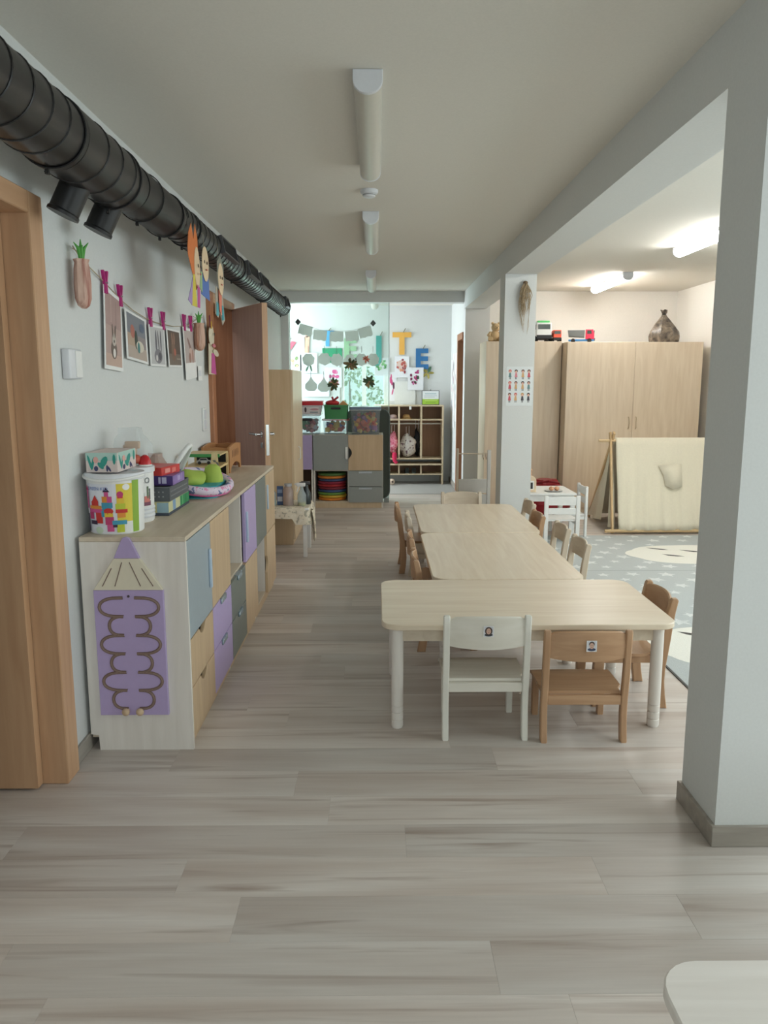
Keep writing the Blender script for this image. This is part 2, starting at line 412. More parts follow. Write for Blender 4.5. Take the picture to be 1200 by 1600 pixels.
d3 = bpy.data.objects.new('door_3', None); COL.objects.link(d3); d3['kind'] = 'structure'; d3['label'] = 'brown wooden door frame in the right wall of the hall'
DK = wood((150, 100, 68), (168, 116, 82), 'Z')
part('door_jamb', DK, d3, (1.045, 1.225, 10.25, 10.345, 0, 2.02)); part('door_head', DK, d3, (1.045, 1.225, YF+0.16, 10.25, 1.94, 2.02))

# ------------------------------------------------------------------ rugs
RUGM = plain((184, 189, 188), 0.95, bump=0.6, scale=160, name='grey_rug_pile'); STARM = plain((220, 223, 221), 0.95, bump=0.5, scale=160); CLOUDM = plain((234, 232, 222), 0.95, bump=0.5, scale=160)
def flat_shapes(name, polys, mat, z, parent):
    bm = BM()
    for p in polys:
        f = bm.faces.new([bm.verts.new((u, v, z)) for u, v in p]); f.normal_update()
        if f.normal.z < 0: f.normal_flip()
    return fin(name, bm, mat, parent, smooth=False)
_so = flat_shapes('star_motif', [star(0, 0, 1)], STARM, 0, None); STARME = _so.data; bpy.data.objects.remove(_so)
def rug(lab, y0, y1, clouds):
    r = thing('play_rug', lab, 'rug', (2.5, (y0+y1)/2, 0), group='star rugs')
    part('rug_body', RUGM, r, (-1.03, 1.03, y0-r.location.y+0.003, y1-r.location.y-0.003, 0.0, 0.004), bev=0.001)
    part('rug_edge', plain((84, 84, 82), 0.7), r, (-1.042, -1.03, y0-r.location.y+0.003, y1-r.location.y-0.003, 0.0, 0.005), bev=0.001)
    rn = random.Random(int(y0*10)); yy = y0+0.12; k = 0
    while yy < y1-0.08:
        xx = 1.56+(k % 2)*0.12
        while xx < 3.45:
            if not any(((xx-c[0])/0.62)**2+((yy-c[1])/0.42)**2 < 1 for c in clouds):
                o = bpy.data.objects.new('star_motif', STARME); COL.objects.link(o); o.parent = r
                q = rn.choice((0.05, 0.062, 0.07)); o.location = (xx+rn.uniform(-.02, .02)-2.5, yy+rn.uniform(-.02, .02)-r.location.y, 0.0044); o.scale = (q, q, 1); o.rotation_euler = (0, 0, rn.uniform(0, 6))
            xx += 0.24
        yy += 0.17; k += 1
    for c in clouds:
        out = []
        for i in range(60):
            a = 2*PI*i/60; q = 1+0.06*abs(math.sin(3.5*a+.3)); out.append((c[0]-2.5+0.55*q*math.cos(a), c[1]-r.location.y+0.36*q*math.sin(a)))
        flat_shapes('cloud_motif', [out], CLOUDM, 0.0046, r)
        for dx, dy in ((-0.25, 0.22), (-0.21, -0.04), (0.0, 0.13)):
            cx, cy = c[0]-2.5+dx, c[1]-r.location.y+dy
            flat_shapes('sleepy_lash_motif', [[(cx-0.075, cy+0.05), (cx-0.04, cy-0.005), (cx+0.02, cy-0.04), (cx+0.085, cy-0.045), (cx+0.05, cy-0.008), (cx-0.01, cy+0.025)]], BLACK, 0.0050, r)
    return r
rug('grey rug with white stars, the nearer one beside the front table', 3.35, 5.80, [(2.05, 4.05)])
rug('grey rug with stars and a white sleeping cloud before the play tent', 5.80, 7.19, [(2.66, 6.36)])

# ================================================================== TABLES
def table(lab, loc, rz, L=1.2, D=0.73, H=0.46, top=TOPW, grp='birch nursery tables'):
    t = thing('nursery_table', lab, 'table', loc, rz, grp)
    bm = BM(); prism(bm, rrect(-L/2, L/2, -D/2, D/2, 0.075), 'xy', H-0.024, H, bev=0.003); fin('tabletop', bm, top, t)
    ap = 0.065
    for nm, bx in (('apron', (-L/2+ap, L/2-ap, -D/2+ap-0.01, -D/2+ap+0.01)), ('apron', (-L/2+ap, L/2-ap, D/2-ap-0.01, D/2-ap+0.01)),
                   ('apron', (-L/2+ap-0.01, -L/2+ap+0.01, -D/2+ap+0.01, D/2-ap-0.01)), ('apron', (L/2-ap-0.01, L/2-ap+0.01, -D/2+ap+0.01, D/2-ap-0.01))):
        part(nm, MAPLEX, t, (*bx, H-0.085, H-0.024))
    for sx in (-1, 1):
        for sy in (-1, 1):
            bm = BM(); r = 0.025
            lathe(bm, [(r, 0.098), (r, H-0.024)], 20, (sx*(L/2-ap), sy*(D/2-ap), 0))
            lg = fin('leg', bm, MAPLE, t)
            bm = BM()
            for z0, z1 in ((0.004, 0.034), (0.036, 0.066), (0.068, 0.096)):
                lathe(bm, [(r-0.002, z0), (r, z0+0.002), (r, z1-0.002), (r-0.002, z1)], 20, (sx*(L/2-ap), sy*(D/2-ap), 0))
            lathe(bm, [(r-0.003, 0.0), (r-0.003, 0.098)], 20, (sx*(L/2-ap), sy*(D/2-ap), 0))
            fin('leg_extension', bm, MAPLE, lg)
    return t
table('birch nursery table standing crosswise at the front of the row', (0.62, 3.385, 0), 0)
table('birch nursery table in the middle of the row, behind the front one', (0.66, 4.365, 0), PI/2, D=0.76)
table('birch nursery table at the far end of the row', (0.68, 5.575, 0), PI/2, D=0.78)
table('corner of a pale table in the bottom right foreground', (1.06, 0.81, 0), 0, top=wood((226, 219, 211), (238, 232, 225), 'X', 0.4))

# ================================================================== CHAIRS
def build_chair(w, d, hs, ht, mleg, mplate, lean=0.03, bh=0.105, bulky=False):
    """chair facing +y, back posts at y=-d/2, returns list of (name, mesh)"""
    out = []
    x = w/2; th = 0.026 if not bulky else 0.030; dp = 0.034 if not bulky else 0.044
    def mesh(name, bm, m, ang=40):
        o = fin(name, bm, m, None, ang=ang); me = o.data; bpy.data.objects.remove(o); out.append((name, me))
    yb = -d/2
    for s in (-1, 1):
        bm = BM()
        P = [(yb-dp/2-0.012, 0), (yb+dp/2-0.012, 0)]
        n = 8
        fr = []; bk = []
        for i in range(1, n+1):
            z = ht*i/n; k = z/ht
            c = yb-0.012+0.016*math.sin(PI*min(k/0.55, 1))-lean*max(0, (k-0.5)/0.5)**1.5
            hw = dp/2*(1-0.25*k)
            fr.append((c+hw, z)); bk.append((c-hw, z))
        tc = (fr[-1][0]+bk[-1][0])/2; hw = (fr[-1][0]-bk[-1][0])/2
        P += fr[:-1]+[(tc+hw, ht-0.012), (tc+hw*0.6, ht-0.002), (tc-hw*0.6, ht-0.002), (tc-hw, ht-0.012)]+list(reversed(bk[:-1]))
        xa, xb = (x-th, x) if s > 0 else (-x, -x+th)
        prism(bm, P, 'yz', xa, xb, bev=0.004)
        mesh('leg', bm, mleg)
        bm = BM(); xi = x-0.018
        xa, xb = (xi-th, xi) if s > 0 else (-xi, -xi+th)
        yf = d/2
        prism(bm, [(yf-dp/2+0.004, 0), (yf+dp/2-0.002, 0), (yf+dp/2+0.002, hs*0.6), (yf+dp/2-0.004, hs-0.014), (yf-dp/2-0.004, hs-0.014), (yf-dp/2, hs*0.6)], 'yz', xa, xb, bev=0.003)
        mesh('leg', bm, mleg)
    bm = BM(); nx, ny = 8, 8; g = []
    for j in range(ny+1):
        for i in range(nx+1):
            u = -1+2*i/nx; v = j/ny
            yy = yb+0.008+v*(d+0.018)
            if v == 1: yy -= 0.012*abs(u)**3
            xx = u*(x-th-0.001 if v < 0.2 else x-0.006)
            zz = hs-0.006*(1-u*u)*math.sin(PI*v)-0.012*max(0, v-0.85)/0.15
            g.append((bm.verts.new((xx, yy, zz)), bm.verts.new((xx, yy, zz-0.012))))
    for j in range(ny):
        for i in range(nx):
            a, b_, c, e = g[j*(nx+1)+i], g[j*(nx+1)+i+1], g[(j+1)*(nx+1)+i+1], g[(j+1)*(nx+1)+i]
            bm.faces.new((a[0], b_[0], c[0], e[0])); bm.faces.new((e[1], c[1], b_[1], a[1]))
    for j in range(ny):
        for i in (0, nx):
            a, e = g[j*(nx+1)+i], g[(j+1)*(nx+1)+i]
            bm.faces.new((a[0], e[0], e[1], a[1]) if i == 0 else (a[1], e[1], e[0], a[0]))
    for i in range(nx):
        a, b_ = g[i], g[i+1]; bm.faces.new((a[1], b_[1], b_[0], a[0]))
        a, b_ = g[ny*(nx+1)+i], g[ny*(nx+1)+i+1]; bm.faces.new((a[0], b_[0], b_[1], a[1]))
    bmesh.ops.recalc_face_normals(bm, faces=bm.faces[:])
    mesh('seat', bm, mplate)
    bm = BM()
    box(bm, -x+th, x-th, yb-0.010, yb+0.010, hs-0.052, hs-0.013, bev=0.002); mesh('back_rail', bm, mplate)
    bm = BM(); box(bm, -x+th+0.018, x-th-0.018, d/2-0.012, d/2+0.008, hs-0.052, hs-0.016, bev=0.002); mesh('front_rail', bm, mplate)
    for s in (-1, 1):
        bm = BM(); xa, xb = (x-th-0.014, x-th+0.002) if s > 0 else (-x+th-0.002, -x+th+0.014)
        box(bm, xa, xb, yb+0.010, d/2-0.012, hs-0.05, hs-0.014, bev=0.002); mesh('side_rail', bm, mleg)
    bm = BM(); nx = 14; top = ht-0.006; prev = None
    yo = yb-0.012-lean*0.72
    for i in range(nx+1):
        u = -1+2*i/nx; xx = u*(x-th+0.002)
        yy = yo+0.004-0.026*(1-u*u)
        zt = top-0.004+0.010*(1-u*u)-(0.008 if abs(u) > 0.97 else 0); zb = ht-0.012-bh-0.008*(1-u*u)
        cur = [bm.verts.new((xx, yy-0.006, zb)), bm.verts.new((xx, yy-0.006-0.004, (zb+zt)/2)), bm.verts.new((xx, yy-0.008, zt-0.004)), bm.verts.new((xx, yy, zt)), bm.verts.new((xx, yy+0.006, zt-0.004)), bm.verts.new((xx, yy+0.006, zb))]
        if prev: bridge(bm, prev, cur)
        else: bm.faces.new(cur)
        prev = cur
    bm.faces.new(list(reversed(prev)))
    bmesh.ops.recalc_face_normals(bm, faces=bm.faces[:])
    mesh('backrest', bm, mplate, 50)
    return out
CH = {'white': build_chair(0.345, 0.255, 0.25, 0.522, CHW, wood((220, 214, 200), (230, 225, 213), 'X', 0.4), lean=0.012, bh=0.115),
      'beech': build_chair(0.345, 0.255, 0.205, 0.470, CHB, CHBX, lean=0.012, bh=0.105),
      'beechbig': build_chair(0.345, 0.27, 0.25, 0.50, CHB, CHBX, lean=0.03, bh=0.10, bulky=True),
      'birch': build_chair(0.345, 0.27, 0.25, 0.50, CHN, CHNX, lean=0.03, bh=0.10, bulky=True)}
def chair(kind, lab, x, y, rz, name='nursery_chair', grp='small nursery chairs'):
    """x, y: middle of the chair between back and front legs"""
    c = thing(name, lab, 'chair', (x, y, 0), rz, grp)
    for nm, me in CH[kind]:
        o = bpy.data.objects.new(nm, me); COL.objects.link(o); o.parent = c
    return c
cw = chair('white', 'white-painted small chair with a portrait sticker, back turned at the front table', 0.434, 3.105, 0.0)
cb = chair('beech', 'brown beech small chair with a portrait sticker, beside the white chair', 0.825, 3.08, 0.0)
def sticker(c, x, y, z, hair, shirt, long):
    st = part('portrait_sticker', WHITE, c, (x-0.020, x+0.020, y-0.0008, y, z-0.022, z+0.022))
    sh = [(rect(-0.018, 0.018, -0.020, 0.020), (206, 206, 210)), (ell(0, -0.0135, 0.016, 0.0065, 12), shirt)]
    if long: sh.append((ell(0, 0.002, 0.0145, 0.0165, 14), hair))
    else: sh.append((ell(0, 0.008, 0.0112, 0.011, 14), hair))
    sh += [(ell(0, 0.001, 0.0092, 0.0122, 14), (206, 168, 148)), (ell(-0.003, 0.003, 0.0012, 0.0009, 8), (50, 40, 36)), (ell(0.003, 0.003, 0.0012, 0.0009, 8), (50, 40, 36)), (ell(0, -0.0045, 0.0028, 0.0009, 8), (160, 90, 84))]
    printed('portrait_print', sh, st, (x, y-0.001, z), step=0.00015)
sticker(cw, 0.0, -0.1865, 0.466, (66, 50, 44), (60, 60, 66), True)
sticker(cb, 0.005, -0.1865, 0.414, (70, 62, 60), (58, 66, 90), False)
chair('beechbig', 'brown beech small chair pushed in at the right end of the front table', 1.11, 3.43, PI/2)
chair('beechbig', 'brown chair on the left side of the row, nearest the front table', 0.385, 4.17, -PI/2)
chair('beechbig', 'brown chair on the left side of the row, second from the front table', 0.385, 4.74, -PI/2)
chair('birch', 'pale birch chair on the left side of the row beside the farthest brown one', 0.40, 5.50, -PI/2)
chair('beechbig', 'farthest brown chair on the left side of the row, pulled out a little', 0.335, 5.90, -PI/2)
chair('birch', 'pale birch chair on the rug side of the row, nearest the front table', 1.045, 4.57, PI/2)
chair('birch', 'pale birch chair on the rug side of the row, second from the front table', 1.045, 5.05, PI/2)
chair('beechbig', 'brown chair on the rug side of the row', 0.985, 5.53, PI/2)
chair('birch', 'pale birch chair on the rug side of the row, next to the slim pillar', 1.03, 6.08, PI/2)
chair('birch', 'pale birch chair at the head of the far table', 0.722, 6.43, PI)

# ================================================================== LONG CABINETS ON THE LEFT
CXF = -0.735   # carcass front; fronts stand to -0.717
CH_ = 0.848
def door_front(parent, name, y0, y1, z0, z1, mat, cut=None, cutm=None):
    """front panel on +x face, optional half-round grip cut at 'near' edge, 'far' edge or 'top'"""
    g = 0.0025; y0 += g; y1 -= g; z0 += g; z1 -= g
    zc = (z0+z1)/2; yc = (y0+y1)/2; r = 0.055
    pts = [(y0, z0), (y1, z0)]
    if cut == 'far':
        pts += [(y1-r*0.55*math.sin(PI*i/10), zc-r+2*r*i/10) for i in range(11)]
    pts += [(y1, z1)]
    if cut == 'top':
        pts += [(yc+0.06-0.12*i/12, z1-0.032*math.sin(PI*i/12)**0.7) for i in range(13)]
    pts += [(y0, z1)]
    if cut == 'near':
        pts += [(y0+r*0.55*math.sin(PI*i/10), zc+r-2*r*i/10) for i in range(11)]
    bm = BM(); prism(bm, pts, 'yz', CXF+0.001, CXF+0.019, bev=0.0015)
    return fin(name, bm, mat, parent)
def bar_handle(parent, y, z0, z1):
    bm = BM(); box(bm, CXF+0.019, CXF+0.032, y-0.008, y+0.008, z0, z1, bev=0.004, seg=2)
    fin('handle', bm, plain((188, 205, 222), 0.3), parent)
def top_clip(parent, yc, z):
    bm = BM(); box(bm, CXF+0.019, CXF+0.027, yc-0.055, yc+0.055, z-0.022, z+0.002, bev=0.003); box(bm, CXF+0.004, CXF+0.027, yc-0.055, yc+0.055, z+0.002, z+0.005)
    fin('handle', bm, plain((150, 166, 176), 0.25, 0.3), parent)
def carcass(lab, y0, y1, niches, end=False):
    t = thing('storage_cabinet', lab, 'cabinet', (0, 0, 0), 0, 'low cabinets along the left wall')
    xb = XL+0.016; ym = (y0+y1)/2; zm = 0.44
    part('top', MAPLEX, t, (xb, CXF+0.018, y0, y1, CH_-0.018, CH_), bev=0.001)
    for i, (a, b_) in enumerate(((y0, y0+0.018), (y1-0.018, y1))):
        bm = BM()
        prism(bm, [(xb, 0.065), (xb+0.03, 0.06), (xb+0.032, 0.0), (CXF+(0.018 if (end and i == 0) else 0), 0.0), (CXF+(0.018 if (end and i == 0) else 0), CH_-0.0185), (xb, CH_-0.0185)], 'xz', a, b_)
        fin('side_panel', bm, MAPLE, t)
    part('divider', MAPLE, t, (xb, CXF, ym-0.009, ym+0.009, 0.06, CH_-0.0185))
    part('shelf', MAPLEX, t, (xb, CXF, y0+0.018, ym-0.009, zm-0.009, zm+0.009), (xb, CXF, ym+0.009, y1-0.018, zm-0.009, zm+0.009))
    part('bottom', MAPLEX, t, (xb, CXF, y0+0.018, y1-0.018, 0.045, 0.06))
    part('plinth', OAKF, t, (CXF-0.014, CXF+0.001, y0+0.0185, y1-0.0185, 0.0, 0.0445))
    part('back_panel', MAPLE, t, (xb, xb+0.004, y0+0.018, y1-0.018, 0.06, CH_-0.0185))
    return t, y0, ym, y1
Z0, ZM, Z1 = 0.046, 0.44, CH_-0.019
t, y0, ym, y1 = carcass('nearest low cabinet, with blue-grey and beech doors over beech and purple drawers', 2.886, 3.755, 0, True)
d = door_front(t, 'door', y0+0.018, ym, ZM, Z1, BLUG); bar_handle(d, ym-0.045, 0.55, 0.72)
d = door_front(t, 'door', ym, y1, ZM, Z1, OAKF, 'near')
for a, b_ in ((Z0, 0.243), (0.243, ZM)):
    door_front(t, 'drawer', y0+0.018, ym, a, b_, OAKF, 'top')
    d = door_front(t, 'drawer', ym, y1, a, b_, PURP); top_clip(d, ym+0.22, b_-0.004)
t, y0, ym, y1 = carcass('middle low cabinet, with an open niche, purple door and dark grey drawers', 3.757, 4.603, 0)
d = door_front(t, 'door', ym+0.03, y1, ZM, Z1, PURP); bar_handle(d, ym+0.06, 0.55, 0.72)
for a, b_ in ((Z0, 0.243), (0.243, ZM)):
    d = door_front(t, 'drawer', y0, ym, a, b_, GREYD); top_clip(d, ym-0.2, b_-0.004)
door_front(t, 'door', ym, y1, Z0, ZM, OAKF)
t, y0, ym, y1 = carcass('farthest low cabinet, with a grey-green door over an open niche', 4.605, 5.45, 0)
d = door_front(t, 'door', y0, ym, ZM, Z1, GREYD)
d = door_front(t, 'door', ym, y1, ZM, Z1, OAKF); bar_handle(d, ym+0.04, 0.6, 0.76)
d = door_front(t, 'door', ym, y1, Z0, ZM, OAKF, 'near')
d.location = (0.0, 0, 0)

# ------------------------------------------------------------------ pencil shaped finger-tracing board on the cabinet end
pb = thing('tracing_board', 'purple pencil-shaped tracing board fixed to the end of the nearest cabinet', 'activity board', (-0.935, 2.886, 0.15))
def tb(name, pts, mat, y=-0.016, yb=0.0, parent=pb):
    bm = BM(); prism(bm, pts, 'xz', y, yb, bev=0.0015); return fin(name, bm, mat, parent)
tb('board', [(-0.131, 0), (0.131, 0), (0.131, 0.497), (-0.131, 0.497)], PURP)
tb('collar', [(-0.131, 0.4975), (0.131, 0.4975), (0.048, 0.619), (-0.048, 0.619)], plain((226, 218, 196), 0.5))
tip = [(-0.048, 0.6195), (0.048, 0.6195)]+[(0.018*math.cos(a), 0.683+0.018*math.sin(a)) for a in [PI*k/8 for k in range(1, 8)]]
tb('tip', tip, PURP)
GRV = plain((120, 98, 88), 0.6)
bm = BM()
for xa, za, xb_, zb in ((-0.095, 0.513, -0.058, 0.582), (-0.048, 0.513, -0.018, 0.605), (0.048, 0.513, 0.010, 0.605), (0.095, 0.513, 0.055, 0.582)):
    tube(bm, [(xa, -0.0165, za), (xb_, -0.0165, zb)], 0.0018, 6)
fin('sharpened_lines', bm, GRV, pb)
for s in (-1, 1):
    ctl = [(0.022, 0.468)]
    zt = 0.468
    for k in range(6):
        zb = zt-0.0735; big = 0.112 if k % 2 == 0 else 0.078
        n = 12
        for i in range(1, n+1):
            a = PI*i/n
            zz = (zt+zb)/2+math.cos(a)*(zt-zb)/2
            ctl.append((0.022+(big-0.022)*(abs(math.sin(a))**0.62), zz))
        zt = zb
    bm = BM(); tube(bm, [(s*u, -0.0150, v) for u, v in ctl], 0.0068, 8)
    fin('track_groove', bm, GRV, pb)
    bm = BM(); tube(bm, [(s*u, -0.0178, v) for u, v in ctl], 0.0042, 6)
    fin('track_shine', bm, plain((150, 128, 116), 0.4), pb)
    bm = BM(); tube(bm, [(s*0.027, -0.016, 0.022), (s*0.027, -0.034, 0.022)], [0.008, 0.008], 12); ball(bm, (s*0.027, -0.038, 0.022), 0.0155, 1, 0.8, 1)
    fin('knob', bm, wood((196, 168, 138), (210, 184, 152), 'Y'), pb)
bm = BM(); tube(bm, [(0, -0.016, 0.474), (0, -0.0185, 0.474)], 0.005, 10); fin('screw', bm, plain((110, 100, 110), 0.4, 0.8), pb)

# ------------------------------------------------------------------ things on the long cabinets
ZT = CH_
# block bucket with printed label
bk = thing('block_bucket', 'white lidded bucket printed with colourful building blocks, at the near cabinet corner', 'bucket', (-1.012, 3.025, ZT))
R0, R1, HB = 0.100, 0.107, 0.218
bm = BM(); lathe(bm, [(R0-0.004, 0), (R0, 0.004), (R1, HB)], 40); fin('bucket_body', bm, WHITE, bk)
bm = BM(); lathe(bm, [(R1+0.002, HB-0.012), (R1+0.006, HB-0.010), (R1+0.006, HB+0.008), (R1+0.003, HB+0.013), (0.09, HB+0.013), (0.088, HB+0.008), (0.01, HB+0.008)], 40); fin('lid', bm, PLASTIC, bk)
bm = BM()
tube(bm, [(0.114*math.sin(a), -0.114*math.cos(a), HB+0.002-0.030*math.cos(a*1.0)**2*0.4-0.0*a) for a in [-1.45+2.9*i/16 for i in range(17)]], 0.006, 8)
fin('handle_strap', bm, WHITE, bk)
def bmap(v):
    r = R0+(R1-R0)*v.z/HB+0.0006-v.y
    a = v.x/0.106
    return Vector((r*math.sin(a), -r*math.cos(a), v.z))
cc = dict(r=(200, 52, 44), p=(206, 84, 140), y=(226, 190, 60), o=(222, 142, 56), b=(66, 150, 178), g=(190, 200, 60), k=(60, 44, 70), m=(190, 60, 110), l=(150, 190, 70))
sh = [(rect(0.035, 0.096, 0.03, 0.195), (226, 206, 70)), (rect(-0.10, 0.035, 0.006, 0.195), (226, 228, 236)), (rect(0.096, 0.128, 0.006, 0.205), (140, 176, 60)),
      (rect(0.035, 0.096, 0.006, 0.05), (232, 232, 226)), (ell(-0.04, 0.018, 0.018, 0.014), (206, 222, 200)), (ell(0.072, 0.182, 0.014, 0.012), (240, 240, 236))]
B = lambda x0, x1, z0, z1, c: sh.append((rect(x0, x1, z0, z1), cc[c]))
T = lambda x0, x1, z0, z1, c: sh.append(([(x0, z0), (x1, z0), ((x0+x1)/2, z1)], cc[c]))
B(-0.02, 0.018, 0.125, 0.148, 'o'); B(0.0, 0.018, 0.125, 0.148, 'p'); B(-0.01, 0.006, 0.148, 0.165, 'p'); T(-0.016, 0.012, 0.165, 0.182, 'k')
B(-0.022, 0.02, 0.105, 0.125, 'b'); B(-0.02, 0.016, 0.094, 0.105, 'b')
B(0.035, 0.062, 0.12, 0.14, 'y'); B(0.038, 0.058, 0.14, 0.155, 'r'); sh.append((ell(0.048, 0.155, 0.012, 0.012), cc['m'])); B(0.03, 0.066, 0.098, 0.12, 'g'); B(0.03, 0.074, 0.084, 0.098, 'r'); B(0.036, 0.066, 0.066, 0.084, 'o')
B(-0.07, -0.035, 0.112, 0.128, 'r'); T(-0.066, -0.034, 0.128, 0.152, 'r'); B(-0.08, -0.022, 0.100, 0.112, 'o'); B(-0.085, -0.02, 0.086, 0.100, 'p'); B(-0.05, -0.02, 0.045, 0.086, 'r'); B(-0.085, -0.06, 0.06, 0.086, 'm'); B(-0.08, -0.045, 0.040, 0.055, 'k')
B(-0.024, -0.004, 0.07, 0.094, 'b'); sh.append((ell(0.004, 0.092, 0.018, 0.012), cc['r'])); B(-0.012, 0.02, 0.07, 0.085, 'y'); B(-0.01, 0.022, 0.04, 0.07, 'm'); B(-0.004, 0.022, 0.014, 0.04, 'p')
B(0.016, 0.07, 0.04, 0.056, 'b'); B(0.032, 0.06, 0.01, 0.04, 'g'); B(0.018, 0.034, 0.03, 0.04, 'k'); B(-0.095, -0.085, 0.1, 0.17, 'p'); T(-0.1, -0.08, 0.17, 0.19, 'm'); B(-0.097, -0.088, 0.012, 0.08, 'k')
printed('label_print', sh, bk, step=0.00012, mapf=bmap, cuts=[-0.1+0.012*i for i in range(20)])
text_obj('lettering', 'GREEN KID', 0.017, plain((120, 140, 190), 0.6), bk, (0, 0, 0), (0, 0, 0), 0.0002, 0, lambda v: bmap(Vector((v.x-0.036, -0.006, v.y+0.172))))
# second tub
tb2 = thing('wooden_block_tub', 'white round tub lettered ECO standing behind the block bucket', 'tub', (-1.022, 3.245, ZT))
bm = BM(); lathe(bm, [(0.086, 0), (0.090, 0.006), (0.094, 0.215)], 36); fin('tub_body', bm, WHITE, tb2)
bm = BM()
for z in (0.018, 0.034, 0.050): lathe(bm, [(0.091, z), (0.0935, z+0.004), (0.094, z+0.008), (0.0915, z+0.012)], 36)
fin('rib', bm, PLASTIC, tb2)
bm = BM(); lathe(bm, [(0.095, 0.205), (0.099, 0.207), (0.099, 0.228), (0.08, 0.231), (0.02, 0.229)], 36); fin('lid', bm, PLASTIC, tb2)
def tmap(v):
    r = 0.0902+0.004*v.z/0.215+0.0008-v.y; a = v.x/0.092+0.88
    return Vector((r*math.sin(a), -r*math.cos(a), v.z))
text_obj('lettering', 'ECO', 0.034, plain((110, 116, 120), 0.6), tb2, (0, 0, 0), (0, 0, 0), 0.0003, 0, lambda v: tmap(Vector((v.x-0.004, -0.001, v.y+0.163))))
printed('label_print', [(rect(-0.03, 0.035, 0.07, 0.09), (120, 70, 90)), (rect(-0.02, 0.0, 0.09, 0.125), (70, 72, 80)), (rect(0.0, 0.03, 0.085, 0.11), (206, 120, 110)), (rect(0.014, 0.022, 0.1, 0.15), (90, 110, 80)), (rect(0.026, 0.032, 0.095, 0.14), (80, 80, 84))], tb2, step=0.0002, mapf=tmap, cuts=[-0.03+0.01*i for i in range(7)])
# tissue box
ti = thing('tissue_box', 'pink and mint tissue box with leaf print lying on the two tubs', 'tissue box', (-1.046, 3.10, ZT+HB+0.0135), 0.0)
part('carton', plain((222, 206, 200), 0.6), ti, (-0.06, 0.06, -0.115, 0.115, 0.0, 0.075), bev=0.001)
lv = (50, 150, 136); dkp = (70, 74, 110)
def leafs(): 
    return [(rect(-0.06, 0.06, 0.045, 0.075), (176, 206, 196)), (ell(-0.045, 0.038, 0.005, 0.03, 10, 0.25), lv), (ell(-0.034, 0.034, 0.005, 0.026, 10, -0.2), lv), (ell(-0.022, 0.048, 0.01, 0.012), (226, 170, 160)), (ell(-0.022, 0.015, 0.008, 0.01), dkp),
            (ell(0.008, 0.04, 0.012, 0.024, 10, -0.5), lv), (ell(-0.004, 0.026, 0.008, 0.016, 10, 0.7), lv), (ell(0.02, 0.016, 0.004, 0.013, 10), dkp), (ell(0.028, 0.014, 0.004, 0.012, 10, 0.5), dkp), (ell(0.048, 0.05, 0.006, 0.02, 10), lv)]
printed('leaf_print', leafs(), ti, (0, -0.1155, 0), step=0.0001)
printed('leaf_print', [([(u*1.8, v) for u, v in p], c) for p, c in leafs()], ti, (0.0605, 0, 0), (0, 0, PI/2), step=0.0001)
# clear bag of wooden toys
def crumple_bag(name, lab, cat, loc, rx, ry, h, mat, seed, neck=0.5, flare=True, lump=0.16, n=20, m=9):
    rn = random.Random(seed); t = thing(name, lab, cat, loc)
    bm = BM(); prev = None; ph = [rn.uniform(0, 6) for _ in range(6)]
    for j in range(m+1):
        k = j/m
        pr = (0.75+0.4*math.sin(PI*min(1, k*1.1))) * (1 if k < 0.55 else 1-(1-neck)*((k-0.55)/0.45)**0.8)
        if flare and k > 0.9: pr *= 1.12
        cur = []
        for i in range(n):
            a = 2*PI*i/n
            q = pr*(1+lump*math.sin(3*a+ph[0]+2*k)+lump*0.7*math.sin(5*a+ph[1]-3*k)+rn.uniform(-.05, .05))
            cur.append(bm.verts.new((rx*q*math.cos(a), ry*q*math.sin(a), max(0.0, h*k+rn.uniform(-.01, .01)*h*(0 < k)))))
        if prev: bridge(bm, prev, cur)
        else: bm.faces.new(list(reversed(cur)))
        prev = cur
    bm.faces.new(prev)
    fin('bag_film', bm, mat, t, ang=25)
    return t
CLR = glass((246, 248, 248), 0.12, 0.22, 'clear_film')
cbg = crumple_bag('toy_bag', 'clear plastic bag of wooden toys standing on the ECO tub', 'bag', (-1.012, 3.262, ZT+0.2315), 0.052, 0.045, 0.155, CLR, 3, 1.0, True, 0.30, 13, 7)
bm = BM()
box(bm, -0.034, 0.014, -0.022, 0.02, 0.03, 0.085, bev=0.004); box(bm, -0.024, 0.034, -0.028, 0.0, 0.07, 0.10, bev=0.003); fin('wooden_toy', bm, wood((206, 164, 126), (220, 182, 146), 'X'), cbg)
bm = BM(); ball(bm, (0.022, -0.02, 0.026), 0.02); fin('toy_ball', bm, plain((214, 106, 84), 0.4), cbg)
bm = BM(); ball(bm, (-0.025, -0.012, 0.016), 0.014); fin('toy_bead', bm, BLACK, cbg)
pk = crumple_bag('toy_bag', 'crumpled beige translucent bag against the wall behind the boxes', 'bag', (-1.045, 3.71, ZT+0.124), 0.05, 0.07, 0.115, glass((216, 196, 186), 0.3, 0.55, 'beige_film'), 11, 0.75)
bm = BM(); ball(bm, (0.0, 0.0, 0.03), 0.045, 1, 1.4, 0.6); fin('bag_filling', bm, plain((196, 150, 130), 0.7), pk)
